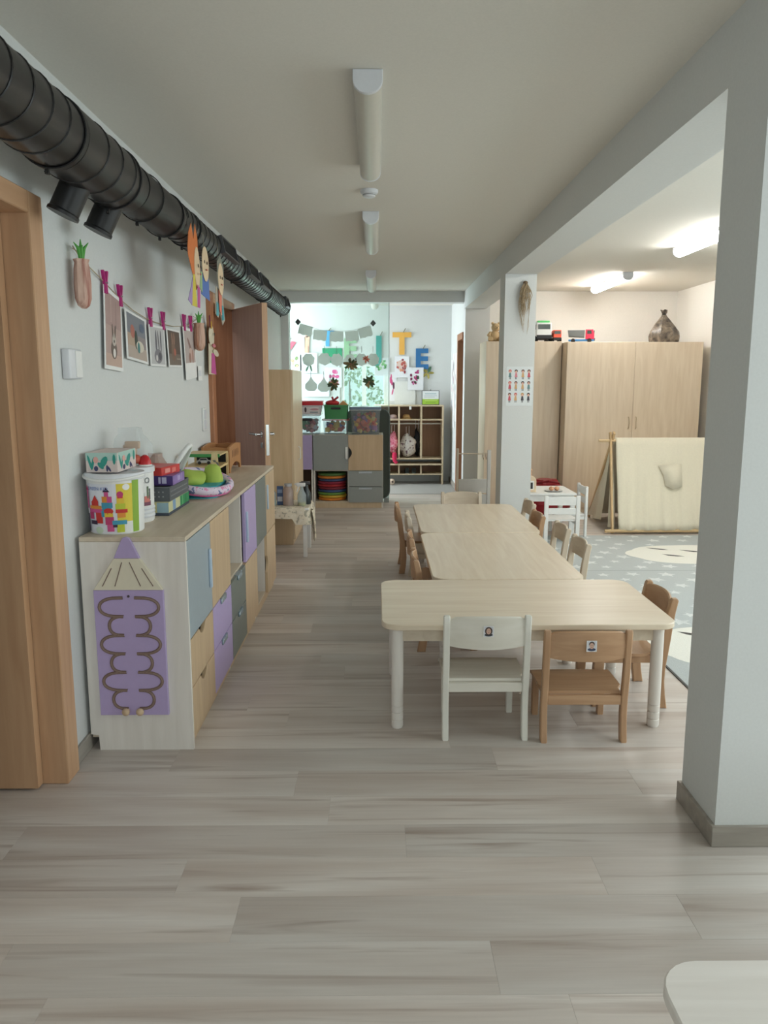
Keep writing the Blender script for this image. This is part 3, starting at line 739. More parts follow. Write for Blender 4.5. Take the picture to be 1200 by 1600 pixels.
# stack of games
gx = thing('game_box', 'flat game box with green and blue picture, lowest of the stack', 'box', (-1.0, 3.58, ZT), 0.0)
part('carton', plain((196, 192, 150), 0.5), gx, (-0.10, 0.10, -0.22, 0.15, 0.012, 0.058), bev=0.001); part('tray', plain((60, 70, 84), 0.5), gx, (-0.101, 0.101, -0.221, 0.151, 0.0, 0.0118), bev=0.001)
printed('side_print', [(rect(-0.1, 0.1, 0.013, 0.057), (214, 206, 150)), (ell(-0.02, 0.022, 0.035, 0.009), (84, 120, 170)), (rect(0.05, 0.1, 0.013, 0.057), (150, 180, 190))], gx, (0, -0.2206, 0), step=0.0002)
printed('side_print', [(rect(-0.22, -0.02, 0.013, 0.057), (206, 204, 160)), (rect(-0.15, -0.1, 0.013, 0.057), (130, 160, 190)), (rect(-0.02, 0.15, 0.013, 0.057), (46, 140, 84)), (rect(0.02, 0.03, 0.013, 0.057), (120, 190, 130)), (rect(0.08, 0.09, 0.013, 0.057), (30, 100, 60))], gx, (0.1006, 0, 0), (0, 0, PI/2), step=0.0002)
bs = thing('plastic_basket', 'dark grey perforated basket on the game box', 'basket', (-1.0, 3.56, ZT+0.058))
GB = plain((88, 92, 96), 0.5)
bm = BM()
prism(bm, rrect(-0.095, 0.095, -0.17, 0.17, 0.02, 4), 'xy', 0, 0.004)
for s in (-1, 1):
    prism(bm, [(-0.095*1, 0), (0.095, 0), (0.102, 0.062), (-0.102, 0.062)], 'xz', s*0.17-0.002, s*0.17+0.002)
    prism(bm, [(-0.17, 0), (0.17, 0), (0.176, 0.062), (-0.176, 0.062)], 'yz', s*0.098-0.002, s*0.098+0.002)
fin('basket_body', bm, GB, bs)
bm = BM(); tube(bm, [(u, v, 0.062) for u, v in rrect(-0.102, 0.102, -0.176, 0.176, 0.02, 4)+[rrect(-0.102, 0.102, -0.176, 0.176, 0.02, 4)[0]]], 0.004, 6); fin('rim', bm, GB, bs)
bm = BM()
for r_ in range(2):
    for i in range(9): box(bm, -0.076+i*0.018, -0.070+i*0.018, -0.1726, -0.1718, 0.018+r_*0.02, 0.024+r_*0.02)
    for i in range(16): box(bm, 0.0998, 0.1006, -0.15+i*0.019, -0.144+i*0.019, 0.018+r_*0.02, 0.024+r_*0.02)
fin('hole', bm, plain((150, 152, 154), 0.6), bs)
gp = thing('card_game_box', 'purple game box tilted in the grey basket', 'box', (-1.0, 3.53, ZT+0.1245), 0.0)
part('carton', plain((126, 100, 160), 0.4), gp, (-0.108, 0.108, -0.11, 0.10, 0.0, 0.042), bev=0.001)
printed('cover_print', [(rect(-0.107, 0.107, 0.001, 0.041), (66, 44, 110)), (rect(0.045, 0.08, 0.008, 0.036), (190, 186, 214)), (rect(0.055, 0.06, 0.008, 0.036), (66, 44, 110))], gp, (0, -0.1106, 0), step=0.0002)
printed('cover_print', [(rect(-0.10, 0.09, 0.003, 0.039), (144, 118, 178)), (rect(-0.03, 0.02, 0.012, 0.034), (180, 160, 205)), (rect(0.04, 0.05, 0.01, 0.04), (180, 160, 205))], gp, (0.1086, 0, 0), (0, 0, PI/2), step=0.0002)
gr = thing('card_game_box', 'red and yellow game box on top of the purple one', 'box', (-1.0, 3.52, ZT+0.167), 0.0); gr.rotation_euler = (0, 0, math.radians(-10))
part('carton', plain((204, 58, 56), 0.4), gr, (-0.08, 0.08, -0.095, 0.095, 0.0, 0.036), bev=0.001)
printed('cover_print', [(rect(-0.08, 0.08, 0.001, 0.035), (214, 160, 50)), (ell(0.0, 0.014, 0.012, 0.009), (90, 70, 50)), ([(0.03, 0.001), (0.08, 0.001), (0.08, 0.035), (0.055, 0.035)], (204, 58, 56))], gr, (0, -0.0956, 0), step=0.0002)
printed('cover_print', [(rect(-0.06, -0.01, 0.008, 0.028), (230, 150, 140)), (rect(0.01, 0.05, 0.006, 0.026), (226, 120, 110))], gr, (0.0806, 0, 0), (0, 0, PI/2), step=0.0002)
rb = thing('toy_bell', 'red toy bell with a white rim beside the tissue box', 'toy', (-0.958, 3.245, ZT+0.2305))
bm = BM(); lathe(bm, [(0.022, 0.0), (0.026, 0.004), (0.024, 0.02), (0.014, 0.04), (0.004, 0.046)], 18); fin('bell', bm, plain((196, 36, 44), 0.35), rb)
bm = BM(); lathe(bm, [(0.027, 0.0), (0.029, 0.003), (0.027, 0.006)], 18); fin('rim', bm, WHITE, rb)
# doll carrier
dc = thing('doll_carrier', 'lime and turquoise doll carrier with a white handle and patterned pink rim', 'doll carrier', (-0.93, 4.06, ZT))
LIME = plain((168, 190, 84), 0.75, bump=0.3, scale=30); TURQ = plain((44, 160, 170), 0.45)
bm = BM()
prism(bm, rrect(-0.12, 0.13, -0.2, 0.15, 0.06), 'xy', 0.0, 0.006)
pr = None
for q, z in ((0.9, 0.006), (1.0, 0.05), (1.02, 0.06)):
    cur = [bm.verts.new((u*q, v*q, z)) for u, v in rrect(-0.12, 0.13, -0.2, 0.15, 0.06)]
    if pr: bridge(bm, pr, cur)
    pr = cur
bm.faces.new(pr)
fin('base', bm, TURQ, dc)
rim = [(0.15*math.cos(a)+0.015, 0.215*math.sin(a)-0.02, 0.068+0.035*math.cos(a-2.6)) for a in [2*PI*i/32 for i in range(33)]]
def spotted(base, s1, s2):
    m, n, l, p = new_mat('patterned_fabric'); tc = n.new('ShaderNodeTexCoord'); nz = n.new('ShaderNodeTexNoise'); nz.inputs['Scale'].default_value = 34
    l.new(tc.outputs['Object'], nz.inputs['Vector']); r = n.new('ShaderNodeValToRGB'); r.color_ramp.interpolation = 'CONSTANT'
    e = r.color_ramp.elements; e[0].color = lin(s1); e[1].position = 0.41; e[1].color = lin(base); q = e.new(0.60); q.color = lin(s2)
    l.new(nz.outputs[0], r.inputs[0]); l.new(r.outputs[0], p.inputs['Base Color']); p.inputs['Roughness'].default_value = 0.8
    return m
bm = BM(); tube(bm, rim, 0.021, 10, caps=False); fin('padded_rim', bm, spotted((222, 206, 222), (110, 120, 160), (222, 140, 180)), dc)
bm = BM(); tube(bm, [(x, y, z-0.018) for x, y, z in rim], 0.010, 8, caps=False); fin('rim_piping', bm, plain((216, 110, 160), 0.7), dc)
bm = BM(); ball(bm, (-0.03, -0.06, 0.085), 0.085, 1.0, 1.35, 0.5, 3)
for v in bm.verts: v.co.z += 0.012*math.sin(v.co.x*40)*math.cos(v.co.y*33)
fin('lime_cushion', bm, LIME, dc)
bm = BM(); lathe(bm, [(0.055, 0.0), (0.05, 0.04), (0.038, 0.085), (0.022, 0.098), (0.004, 0.1)], 20, (0.075, 0.02, 0.05)); fin('lime_headrest', bm, LIME, dc)
hd = [(-0.14+0.02*math.sin(a), -0.02+0.11*math.cos(a), 0.06+0.19*max(0, math.sin(a))) for a in [PI*i/16 for i in range(17)]]
hd = [(x+0.09*(z-0.06)/0.19, y, z) for x, y, z in hd]
bm = BM(); tube(bm, hd, [0.013]*17, 10); fin('carry_handle', bm, WHITE, dc)
# toy garage
tg = thing('toy_garage', 'small wooden toy garage with cars on two decks behind the doll carrier', 'toy garage', (-0.965, 4.50, ZT))
GW = wood((214, 186, 132), (226, 200, 150), 'Y')
part('deck', GW, tg, (-0.11, 0.09, -0.12, 0.12, 0.0, 0.010), (-0.11, 0.09, -0.12, 0.12, 0.095, 0.107), (-0.11, 0.09, -0.12, 0.12, 0.165, 0.173))
for x_, y_ in ((-0.105, -0.115), (-0.105, 0.105), (0.08, 0.105)): part('post', GW, tg, (x_, x_+0.012, y_, y_+0.012, 0.0, 0.165))
bm = BM(); prism(bm, [(0.03, 0), (0.088, 0), (0.078, 0.185), (0.045, 0.185)], 'xz', -0.126, -0.1205); fin('tower_panel', bm, spotted((222, 200, 148), (120, 120, 110), (226, 206, 158)), tg)
part('roof_edge', plain((70, 150, 80), 0.6), tg, (-0.11, 0.09, -0.124, -0.1205, 0.158, 0.176))
part('dark_back', BLACK, tg, (-0.108, 0.086, 0.1205, 0.124, 0.0, 0.165))
def toycar(name, lab, loc, rz, L, body, cab, grp=None, parent=None):
    t = thing(name, lab, 'toy car', loc, rz, grp) if parent is None else None
    bm = BM(); h = L*0.5; w = L*0.42
    prism(bm, [(-L/2, L*0.09), (L/2, L*0.09), (L/2, L*0.24), (L*0.28, L*0.27), (L*0.15, L*0.42), (-L*0.25, L*0.42), (-L*0.36, L*0.27), (-L/2, L*0.25)], 'xz', -w/2, w/2, bev=L*0.02)
    fin('car_body', bm, plain(body, 0.3), t)
    bm = BM(); prism(bm, [(L*0.24, L*0.275), (L*0.13, L*0.39), (-L*0.22, L*0.39), (-L*0.31, L*0.275)], 'xz', -w/2-0.0008, w/2+0.0008); fin('window', bm, plain(cab, 0.2), t)
    for sx in (-0.3, 0.3):
        for sy in (-1, 1):
            bm = BM(); tube(bm, [(sx*L, sy*w*0.42, L*0.11), (sx*L, sy*w*0.56, L*0.11)], L*0.11, 12); fin('wheel', bm, BLACK, t)
    return t
toycar('toy_car', 'red toy car under the upper deck of the toy garage', (-0.99, 4.47, ZT+0.010), 0.3, 0.10, (190, 24, 34), (30, 30, 34))
toycar('toy_car', 'pale toy car on the upper deck of the toy garage', (-0.99, 4.50, ZT+0.107), 0.2, 0.085, (196, 196, 190), (40, 40, 44))
toycar('toy_car', 'small red toy car at the mouth of the garage', (-0.915, 4.345, ZT), 1.2, 0.06, (204, 40, 40), (30, 30, 34))
# doll cradle
cr = thing('doll_cradle', 'brown wooden doll cradle at the far end of the low cabinets', 'doll cradle', (-1.015, 5.17, ZT))
CRW = wood((168, 116, 70), (186, 134, 86), 'X'); CRZ = wood((172, 120, 74), (188, 138, 90), 'Z')
for s in (-1, 1):
    bm = BM()
    prism(bm, [(-0.083, 0.055), (0.068, 0.055), (0.085, 0.155), (0.0, 0.165), (-0.09, 0.155)], 'xz', s*0.19-0.006, s*0.19+0.006, bev=0.001); fin('side_panel', bm, CRW, cr)
    bm = BM(); xx = 0.078*s if s > 0 else -0.086
    P = [(-0.205, 0.0), (-0.175, 0.0)]+[(-0.15+0.3*i/10, 0.03+0.025*math.sin(PI*i/10)) for i in range(11)]+[(0.175, 0.0), (0.205, 0.0), (0.198, 0.10), (0.205, 0.165)]+[(0.18-0.36*i/10, 0.165+0.012*math.sin(PI*i/10)) for i in range(11)]+[(-0.205, 0.165), (-0.198, 0.10)]
    prism(bm, P, 'yz', xx-0.007, xx+0.007, bev=0.001); pn = fin('end_panel', bm, CRZ, cr)
    bm = BM()
    for i in range(5): prism(bm, ell(-0.10+0.05*i, 0.115, 0.010, 0.026, 10), 'yz', xx+s*0.0072, xx+s*0.0078)
    fin('cutout', bm, plain((92, 58, 36), 0.7), pn)
part('cradle_floor', CRW, cr, (-0.078, 0.07, -0.184, 0.184, 0.056, 0.064))

# ================================================================== BLACK DUCT
du = thing('ventilation_duct', 'black spiral ventilation duct hung under the ceiling along the left wall', 'duct', (-0.94, 0, 2.137))
def ductpart(name, y0, y1, r0, r1, mat, dx=0.0, dz=0.0, n=40):
    bm = BM()
    a = ring(bm, (dx, y0, dz), (0, 1, 0), r0, n); b_ = ring(bm, (dx, y1, dz), (0, 1, 0), r1, n)
    bridge(bm, a, b_)
    a2 = ring(bm, (dx, y0, dz), (0, 1, 0), r0-0.004, n); b2 = ring(bm, (dx, y1, dz), (0, 1, 0), r1-0.004, n)
    bridge(bm, b2, a2); bridge(bm, a2, a); bridge(bm, b_, b2)
    bmesh.ops.recalc_face_normals(bm, faces=bm.faces[:])
    return fin(name, bm, mat, du)
def seam(y0, y1, r, pitch, dx=0.0, dz=0.0, ph=0.0, tr=0.0032):
    n = int((y1-y0)/pitch*28); bm = BM()
    tube(bm, [(dx+(r+0.0005)*math.cos(2*PI*i/28+ph), y0+pitch*i/28, dz+(r+0.0005)*math.sin(2*PI*i/28+ph)) for i in range(n+1)], tr, 5)
    return bm
def clamp(y, r, dx=0.0, dz=0.0, w=0.012):
    o = ductpart('clamp_ring', y-w, y+w, r+0.006, r+0.006, DUCT2, dx, dz)
    bm = BM(); a = -1.75; box(bm, dx+(r+0.012)*math.cos(a)-0.005, dx+(r+0.012)*math.cos(a)+0.005, y-0.006, y+0.006, dz+(r+0.012)*math.sin(a)-0.008, dz+(r+0.012)*math.sin(a)+0.006)
    tube(bm, [(dx+(r+0.012)*math.cos(a), y-0.016, dz+(r+0.016)*math.sin(a)), (dx+(r+0.012)*math.cos(a), y+0.016, dz+(r+0.016)*math.sin(a))], 0.003, 6)
    fin('clamp_bolt', bm, BLACK, o)
p1 = ductpart('pipe_section', -2.9, 2.46, 0.1, 0.1, DUCT); fin('spiral_seam', seam(0.9, 2.40, 0.1, 0.118), DUCT2, p1)
clamp(2.43, 0.1)
p2 = ductpart('pipe_section', 2.45, 2.97, 0.104, 0.104, DUCT); fin('spiral_seam', seam(2.50, 2.93, 0.104, 0.14, ph=1.0), DUCT2, p2)
clamp(2.955, 0.103, w=0.006)
ductpart('reducer', 2.97, 3.12, 0.1, 0.088, DUCT2, 0.003, 0.004)
ductpart('tee_section', 3.10, 3.62, 0.09, 0.09, DUCT2, 0.006, 0.006); clamp(3.28, 0.09, 0.006, 0.006, 0.005); clamp(3.61, 0.09, 0.006, 0.006, 0.006)
ductpart('reducer', 3.62, 3.70, 0.09, 0.0795, DUCT, 0.010, 0.012)
p3 = ductpart('pipe_section', 3.70, 7.98, 0.0795, 0.0795, DUCT, 0.012, 0.015); fin('spiral_seam', seam(3.72, 7.96, 0.0795, 0.095, 0.012, 0.015), DUCT2, p3)
for y in (3.98, 5.30, 6.62, 7.965): clamp(y, 0.0795, 0.012, 0.015, 0.012)
bm = BM(); bm.faces.new(ring(bm, (0.012, 7.96, 0.015), (0, 1, 0), 0.078, 32)); fin('end_cap', bm, BLACK, du)
for y, L in ((2.70, 0.19), (3.02, 0.185)):
    ax = Vector((-0.42, -0.10, -0.90)).normalized(); c0 = Vector((-0.02, y, -0.05))
    bm = BM(); r0 = ring(bm, c0, ax, 0.048, 28); r1 = ring(bm, c0+ax*(L-0.06), ax, 0.048, 28); bridge(bm, r0, r1); r2 = ring(bm, c0+ax*(L-0.055), ax, 0.052, 28); bridge(bm, r1, r2)
    r3 = ring(bm, c0+ax*(L-0.045), ax, 0.052, 28); bridge(bm, r2, r3); bm.faces.new(r3)
    bmesh.ops.recalc_face_normals(bm, faces=bm.faces[:]); fin('branch_stub', bm, DUCT2, du)
for y in (4.72, 5.62, 6.20, 7.72):
    a = math.radians(12); nx, nz = math.cos(a), math.sin(a); tx, tz = -nz, nx
    c = Vector((0.012+0.0795*nx, y, 0.015+0.0795*nz)); N = Vector((nx, 0, nz)); T_ = Vector((tx, 0, tz)); U = Vector((0, 1, 0))
    def slab(bm, u0, u1, t0, t1, n0, n1):
        r = bmesh.ops.create_cube(bm, size=1)
        for v in r['verts']:
            q = v.co.copy(); v.co = c+U*(u0+(q.x+0.5)*(u1-u0))+T_*(t0+(q.y+0.5)*(t1-t0))+N*(n0+(q.z+0.5)*(n1-n0))
    hl = 0.22 if y < 7 else 0.12; ht_ = 0.048
    bm = BM(); slab(bm, -hl, hl, -ht_, -ht_+0.010, -0.02, 0.012); slab(bm, -hl, hl, ht_-0.010, ht_, -0.012, 0.012); slab(bm, -hl, -hl+0.012, -ht_+0.01, ht_-0.01, -0.012, 0.012); slab(bm, hl-0.012, hl, -ht_+0.01, ht_-0.01, -0.012, 0.012)
    gf = fin('grille_frame', bm, plain((70, 70, 72), 0.35), du)
    bm = BM(); slab(bm, -hl+0.012, hl-0.012, -ht_+0.01, ht_-0.01, -0.01, 0.004)
    fin('grille_opening', bm, plain((6, 6, 6), 0.8), gf)

# ================================================================== CEILING LIGHTS
DIFF = plain((206, 202, 190), 0.4, name='unlit_diffuser')
def batten(lab, x, y0, y1, lit):
    t = thing('ceiling_light', lab, 'ceiling light', (x, (y0+y1)/2, ZC), 0, 'tube lights')
    L = (y1-y0)/2; w = 0.052
    prof = lambda k: [(-w*k, 0.0), (-w*k, -0.03)]+[(w*k*math.cos(a), -0.034-0.044*k*math.sin(a)) for a in [PI-PI*i/12 for i in range(13)]]+[(w*k, -0.03), (w*k, 0.0)]
    part('housing', WHITE, t, (-w*0.9, w*0.9, -L+0.02, L-0.02, -0.024, -0.0005))
    bm = BM(); prism(bm, [(u, v) for u, v in prof(0.97)[1:-1]], 'xz', -L+0.02, L-0.02)
    m = DIFF
    if lit:
        m = plain((255, 252, 246), 0.5, emit=38.0, name='lit_diffuser')
    fin('diffuser', bm, m, t, ang=50)
    for s in (-1, 1):
        bm = BM(); prism(bm, [(u, min(v, -0.0005)) for u, v in prof(1.0)], 'xz', s*L-(0.02 if s > 0 else 0), s*L+(0.02 if s < 0 else 0), bev=0.002); fin('end_cap', bm, PLASTIC, t)
    return t
batten('nearest unlit tube light over the corridor', -0.028, 2.90, 4.12, False)
batten('second unlit tube light, beyond the smoke detector', -0.034, 5.17, 6.39, False)
batten('third unlit tube light, small before the lintel', -0.05, 7.80, 9.02, False)
batten('lit tube light above the wardrobes', 2.46, 7.90, 9.08, True)
batten('lit tube light half hidden by the near pillar', 2.42, 5.30, 6.50, True)
batten('unlit tube light in the far hall', -0.02, 9.95, 11.1, False)
sd = thing('smoke_detector', 'small white round smoke detector on the corridor ceiling', 'smoke detector', (-0.038, 4.62, ZC))
bm = BM(); lathe(bm, [(0.05, -0.0005), (0.05, -0.012), (0.046, -0.02), (0.036, -0.024), (0.034, -0.036), (0.02, -0.042)], 24); fin('detector_body', bm, PLASTIC, sd)
bm = BM(); lathe(bm, [(0.037, -0.026), (0.038, -0.028), (0.037, -0.030)], 24); fin('vent_ring', bm, plain((150, 150, 150), 0.6), sd)

# ================================================================== LEFT WALL DECORATION
def wallthing(name, lab, cat, y, z, x=-1.128, grp=None):
    t = thing(name, lab, cat, (x, y, z), PI/2, grp); return t     # local x -> world y, local -y -> into the room
sw = wallthing('thermostat', 'white square wall control box beside the left foreground door', 'wall control', 2.935, 1.485)
part('housing', PLASTIC, sw, (-0.062, 0.062, -0.028, 0.0015, -0.054, 0.054), bev=0.006, seg=2); part('cover', WHITE, sw, (-0.005, 0.054, -0.031, -0.0275, -0.048, 0.048), bev=0.001)
s2 = wallthing('light_switch', 'white double light switch near the open door', 'switch', 5.16, 1.18)
part('plate', WHITE, s2, (-0.042, 0.042, -0.010, 0.0015, -0.075, 0.075), bev=0.003); part('rocker', PLASTIC, s2, (-0.03, 0.03, -0.014, -0.0095, 0.004, 0.062), (-0.03, 0.03, -0.014, -0.0095, -0.062, -0.004), bev=0.002)
pts = [(3.02, 1.915), (3.10, 1.88), (3.33, 1.83), (3.55, 1.775), (3.72, 1.745), (3.92, 1.725), (4.10, 1.718), (4.45, 1.722), (4.75, 1.745), (5.0, 1.80), (5.19, 1.83)]
bm = BM(); tube(bm, [(-1.118, y, z) for y, z in pts], 0.0022, 5)
st = fin('hanging_string', bm, plain((176, 160, 130), 0.9)); tag(st, 'thin twine strung along the left wall carrying photos', 'string')
def card(name, lab, cat, quad, shapes, grp=None, border=0.012, x=-1.115):
    """quad: world (y,z) of TL, TR, BR, BL"""
    cy = sum(q[0] for q in quad)/4; cz = sum(q[1] for q in quad)/4
    t = wallthing(name, lab, cat, cy, cz, x, grp)
    q = [(a-cy, b-cz) for a, b in quad]
    bm = BM(); prism(bm, [q[3], q[2], q[1], q[0]], 'xz', 0, 0.0015); fin('paper', bm, PAPER, t)
    def bil(u, v):
        top = (q[0][0]+(q[1][0]-q[0][0])*u, q[0][1]+(q[1][1]-q[0][1])*u); bot = (q[3][0]+(q[2][0]-q[3][0])*u, q[3][1]+(q[2][1]-q[3][1])*u)
        return (bot[0]+(top[0]-bot[0])*v, bot[1]+(top[1]-bot[1])*v)
    printed('picture_print', [([bil(u, v) for u, v in p], c) for p, c in shapes], t, (0, -0.0003, 0), step=0.0002)
    return t
bunny = lambda x, y, s, c1, c2: [(ell(x, y, 0.16*s, 0.12*s), c1), (ell(x, y+0.13*s, 0.11*s, 0.08*s), c2), (ell(x-0.07*s, y+0.24*s, 0.03*s, 0.09*s, 10, 0.2), c1), (ell(x+0.07*s, y+0.24*s, 0.03*s, 0.09*s, 10, -0.2), c1), (ell(x, y+0.11*s, 0.03*s, 0.02*s), (70, 60, 58)), (ell(x, y-0.04*s, 0.07*s, 0.06*s), (226, 220, 214))]
F = rect(0.07, 0.93, 0.05, 0.95)
card('photo_card', 'tall photo of a bunny on pink, hanging nearest on the twine', 'photo', [(3.325, 1.815), (3.545, 1.775), (3.525, 1.465), (3.285, 1.475)],
     [(F, (186, 160, 152)), (rect(0.07, 0.93, 0.55, 0.95), (176, 148, 142)), (rect(0.07, 0.93, 0.05, 0.2), (200, 172, 158)), (rect(0.35, 0.38, 0.6, 0.93), (196, 172, 166)), (rect(0.62, 0.65, 0.55, 0.9), (160, 134, 130))]+bunny(0.5, 0.26, 1.0, (120, 106, 98), (196, 186, 176)), 'photos on the twine')
card('photo_card', 'photo of a garden picnic, second along the twine', 'photo', [(3.585, 1.745), (3.90, 1.715), (3.92, 1.505), (3.585, 1.525)],
     [(F, (150, 140, 140)), (rect(0.07, 0.93, 0.55, 0.95), (126, 130, 138)), (rect(0.07, 0.5, 0.3, 0.55), (184, 160, 140)), (rect(0.07, 0.93, 0.05, 0.3), (186, 170, 158)), (ell(0.3, 0.6, 0.1, 0.14), (176, 110, 96)), (ell(0.45, 0.45, 0.07, 0.2), (58, 70, 62)), (ell(0.62, 0.33, 0.18, 0.12), (214, 206, 190)), (ell(0.55, 0.3, 0.06, 0.12), (70, 130, 130)), (ell(0.75, 0.75, 0.12, 0.1), (96, 110, 130))], 'photos on the twine')
card('photo_card', 'narrow grey drawing print, third along the twine', 'photo', [(3.95, 1.70), (4.235, 1.705), (4.25, 1.50), (3.955, 1.50)],
     [(F, (196, 196, 196)), (ell(0.4, 0.6, 0.05, 0.3), (100, 100, 108)), (ell(0.55, 0.6, 0.04, 0.3, 12, 0.1), (120, 116, 120)), (ell(0.7, 0.62, 0.04, 0.28), (96, 96, 104)), (ell(0.5, 0.25, 0.25, 0.18), (130, 128, 134)), (ell(0.6, 0.25, 0.1, 0.1), (84, 84, 92)), (ell(0.4, 0.2, 0.06, 0.08), (214, 212, 210))], 'photos on the twine')
card('photo_card', 'dark brown bunny photo, fourth along the twine', 'photo', [(4.275, 1.705), (4.565, 1.705), (4.60, 1.505), (4.30, 1.50)],
     [(F, (92, 76, 66)), (rect(0.07, 0.93, 0.05, 0.35), (120, 108, 98)), (ell(0.4, 0.45, 0.14, 0.3), (126, 100, 84)), (ell(0.35, 0.75, 0.05, 0.16), (150, 116, 98)), (ell(0.5, 0.75, 0.05, 0.16), (150, 116, 98)), (ell(0.5, 0.4, 0.08, 0.1), (176, 100, 80)), (rect(0.6, 0.9, 0.2, 0.24), (160, 146, 132))], 'photos on the twine')
card('photo_card', 'white bunny photo hanging low, last along the twine', 'photo', [(4.64, 1.735), (4.93, 1.735), (4.965, 1.45), (4.68, 1.43)],
     [(rect(0.07, 0.93, 0.32, 0.95), (190, 176, 172)), (ell(0.5, 0.65, 0.25, 0.06, 12, -0.7), (140, 110, 104)), (ell(0.55, 0.5, 0.14, 0.12), (206, 176, 166)), (ell(0.45, 0.42, 0.1, 0.1), (160, 124, 112)), (ell(0.7, 0.45, 0.08, 0.14), (180, 140, 128))], 'photos on the twine')
card('paper_slip', 'small blank white slip under the far carrot', 'paper', [(5.0, 1.52), (5.10, 1.52), (5.11, 1.43), (5.0, 1.43)], [(rect(0.2, 0.8, 0.3, 0.7), (222, 224, 228))])
MAG = plain((186, 32, 122), 0.4)
def peg(lab, y, z):
    t = wallthing('clothes_peg', lab, 'clothes peg', y, z, -1.1165, 'magenta pegs on the twine')
    for s in (-1, 1):
        bm = BM(); prism(bm, [(s*0.004, -0.045), (s*0.016, -0.045), (s*0.013, -0.005), (s*0.03, 0.045), (s*0.020, 0.047), (s*0.001, 0.0)], 'xz', -0.008, 0.004); bmesh.ops.recalc_face_normals(bm, faces=bm.faces[:]); fin('peg_jaw', bm, MAG, t)
    bm = BM(); tube(bm, [(-0.012, -0.0085, -0.002), (0.012, -0.0085, -0.002)], 0.003, 6); fin('spring', bm, STEEL, t)
for y, z, l in ((3.345, 1.825, 'magenta peg at the near corner of the tall bunny photo'), (3.53, 1.79, 'magenta peg at the far corner of the tall bunny photo'), (3.985, 1.735, 'magenta peg at the near corner of the grey print'), (4.22, 1.735, 'magenta peg at the far corner of the grey print'), (4.68, 1.76, 'magenta peg at the near corner of the last bunny photo'), (4.84, 1.765, 'magenta peg at the far corner of the last bunny photo')): peg(l, y, z)
def carrot(lab, y, z, h, r, col):
    t = thing('paper_carrot', lab, 'paper carrot', (-1.085, y, z), 0, 'crafted carrots')
    bm = BM(); n = 18; prev = None
    for k, q in ((0, 0.3), (0.06, 0.7), (0.2, 0.95), (0.5, 1.0), (0.8, 0.92), (0.93, 0.8), (1.0, 0.95)):
        cur = [bm.verts.new((r*0.8*q*math.cos(2*PI*i/n)*(1+0.10*math.cos(7*2*PI*i/n)), r*q*math.sin(2*PI*i/n)*(1+0.10*math.cos(7*2*PI*i/n)), -h+h*k)) for i in range(n)]
        if prev: bridge(bm, prev, cur)
        else: bm.faces.new(list(reversed(cur)))
        prev = cur
    bm.faces.new(prev); fin('carrot_body', bm, wood(tuple(int(c*0.86) for c in col), (222, 190, 172), 'Z', 0.6, 2.0), t, ang=60)
    for i, (dx, dy) in enumerate(((0, 0), (0.014, 0.02), (-0.01, -0.022), (0.01, -0.012), (-0.008, 0.012))):
        bm = BM(); tube(bm, [(0, 0, -0.02), (dx*0.5, dy*0.6, 0.04), (dx*1.3, dy*1.5, 0.072-0.008*i)], [0.007, 0.007, 0.0015], 6); fin('leaf', bm, plain((84, 160, 66), 0.6), t)
    bm = BM(); tube(bm, [(0, 0, 0.02), (-0.03, -0.01, 0.04)], 0.0018, 5); fin('thread', bm, plain((176, 160, 130), 0.9), t)
carrot('bundled brown paper carrot with green top at the near end of the twine', 3.01, 1.865, 0.175, 0.036, (190, 120, 104))
carrot('smaller orange paper carrot near the far end of the twine', 4.93, 1.775, 0.165, 0.042, (196, 128, 92))
# cut-out paper bunny
def cutout(name, lab, cat, y, z, x, pieces, grp=None, rz=PI/2, sc=1.0):
    t = thing(name, lab, cat, (x, y, z), rz, grp)
    for k, (nm, pts, col) in enumerate(pieces):
        pts = [(u*sc, v*sc) for u, v in pts]
        bm = BM(); prism(bm, pts, 'xz', -0.0022*k-0.002, -0.0022*k); bmesh.ops.recalc_face_normals(bm, faces=bm.faces[:]); fin(nm, bm, plain(col, 0.8), t)
    if name == 'paper_puppet':
        bm = BM(); tube(bm, [(0, 0.0005, 0.15), (0, 0.0005, 2.13-z), (0, 0.005, 2.15-z)], 0.0012, 5); fin('thread', bm, plain((150, 140, 120), 0.9), t)
    return t
cutout('paper_bunny', 'cream cut-out bunny in a pink dress at the edge of the open door frame', 'paper bunny', 5.33, 1.47, -1.098,
       [('body', [(-0.10, 0.0), (0.10, 0.0), (0.07, 0.16), (0.05, 0.2), (-0.08, 0.2)], (216, 204, 178)), ('dress', [(-0.03, 0.01), (0.13, 0.0), (0.09, 0.14), (0.0, 0.14)], (206, 96, 160)), ('head', ell(0.0, 0.25, 0.085, 0.072), (222, 212, 188)),
        ('arm', ell(0.12, 0.145, 0.09, 0.022, 14, -0.1), (220, 210, 184)), ('ear', [(-0.06, 0.30), (-0.02, 0.31), (-0.05, 0.385), (-0.08, 0.375)], (110, 36, 60)), ('ear', [(-0.035, 0.295), (-0.005, 0.30), (-0.02, 0.345), (-0.04, 0.345)], (214, 178, 70)), ('collar', ell(0.03, 0.19, 0.05, 0.012), (214, 130, 140)), ('eye', ell(0.045, 0.265, 0.010, 0.010, 10), (40, 36, 36))])
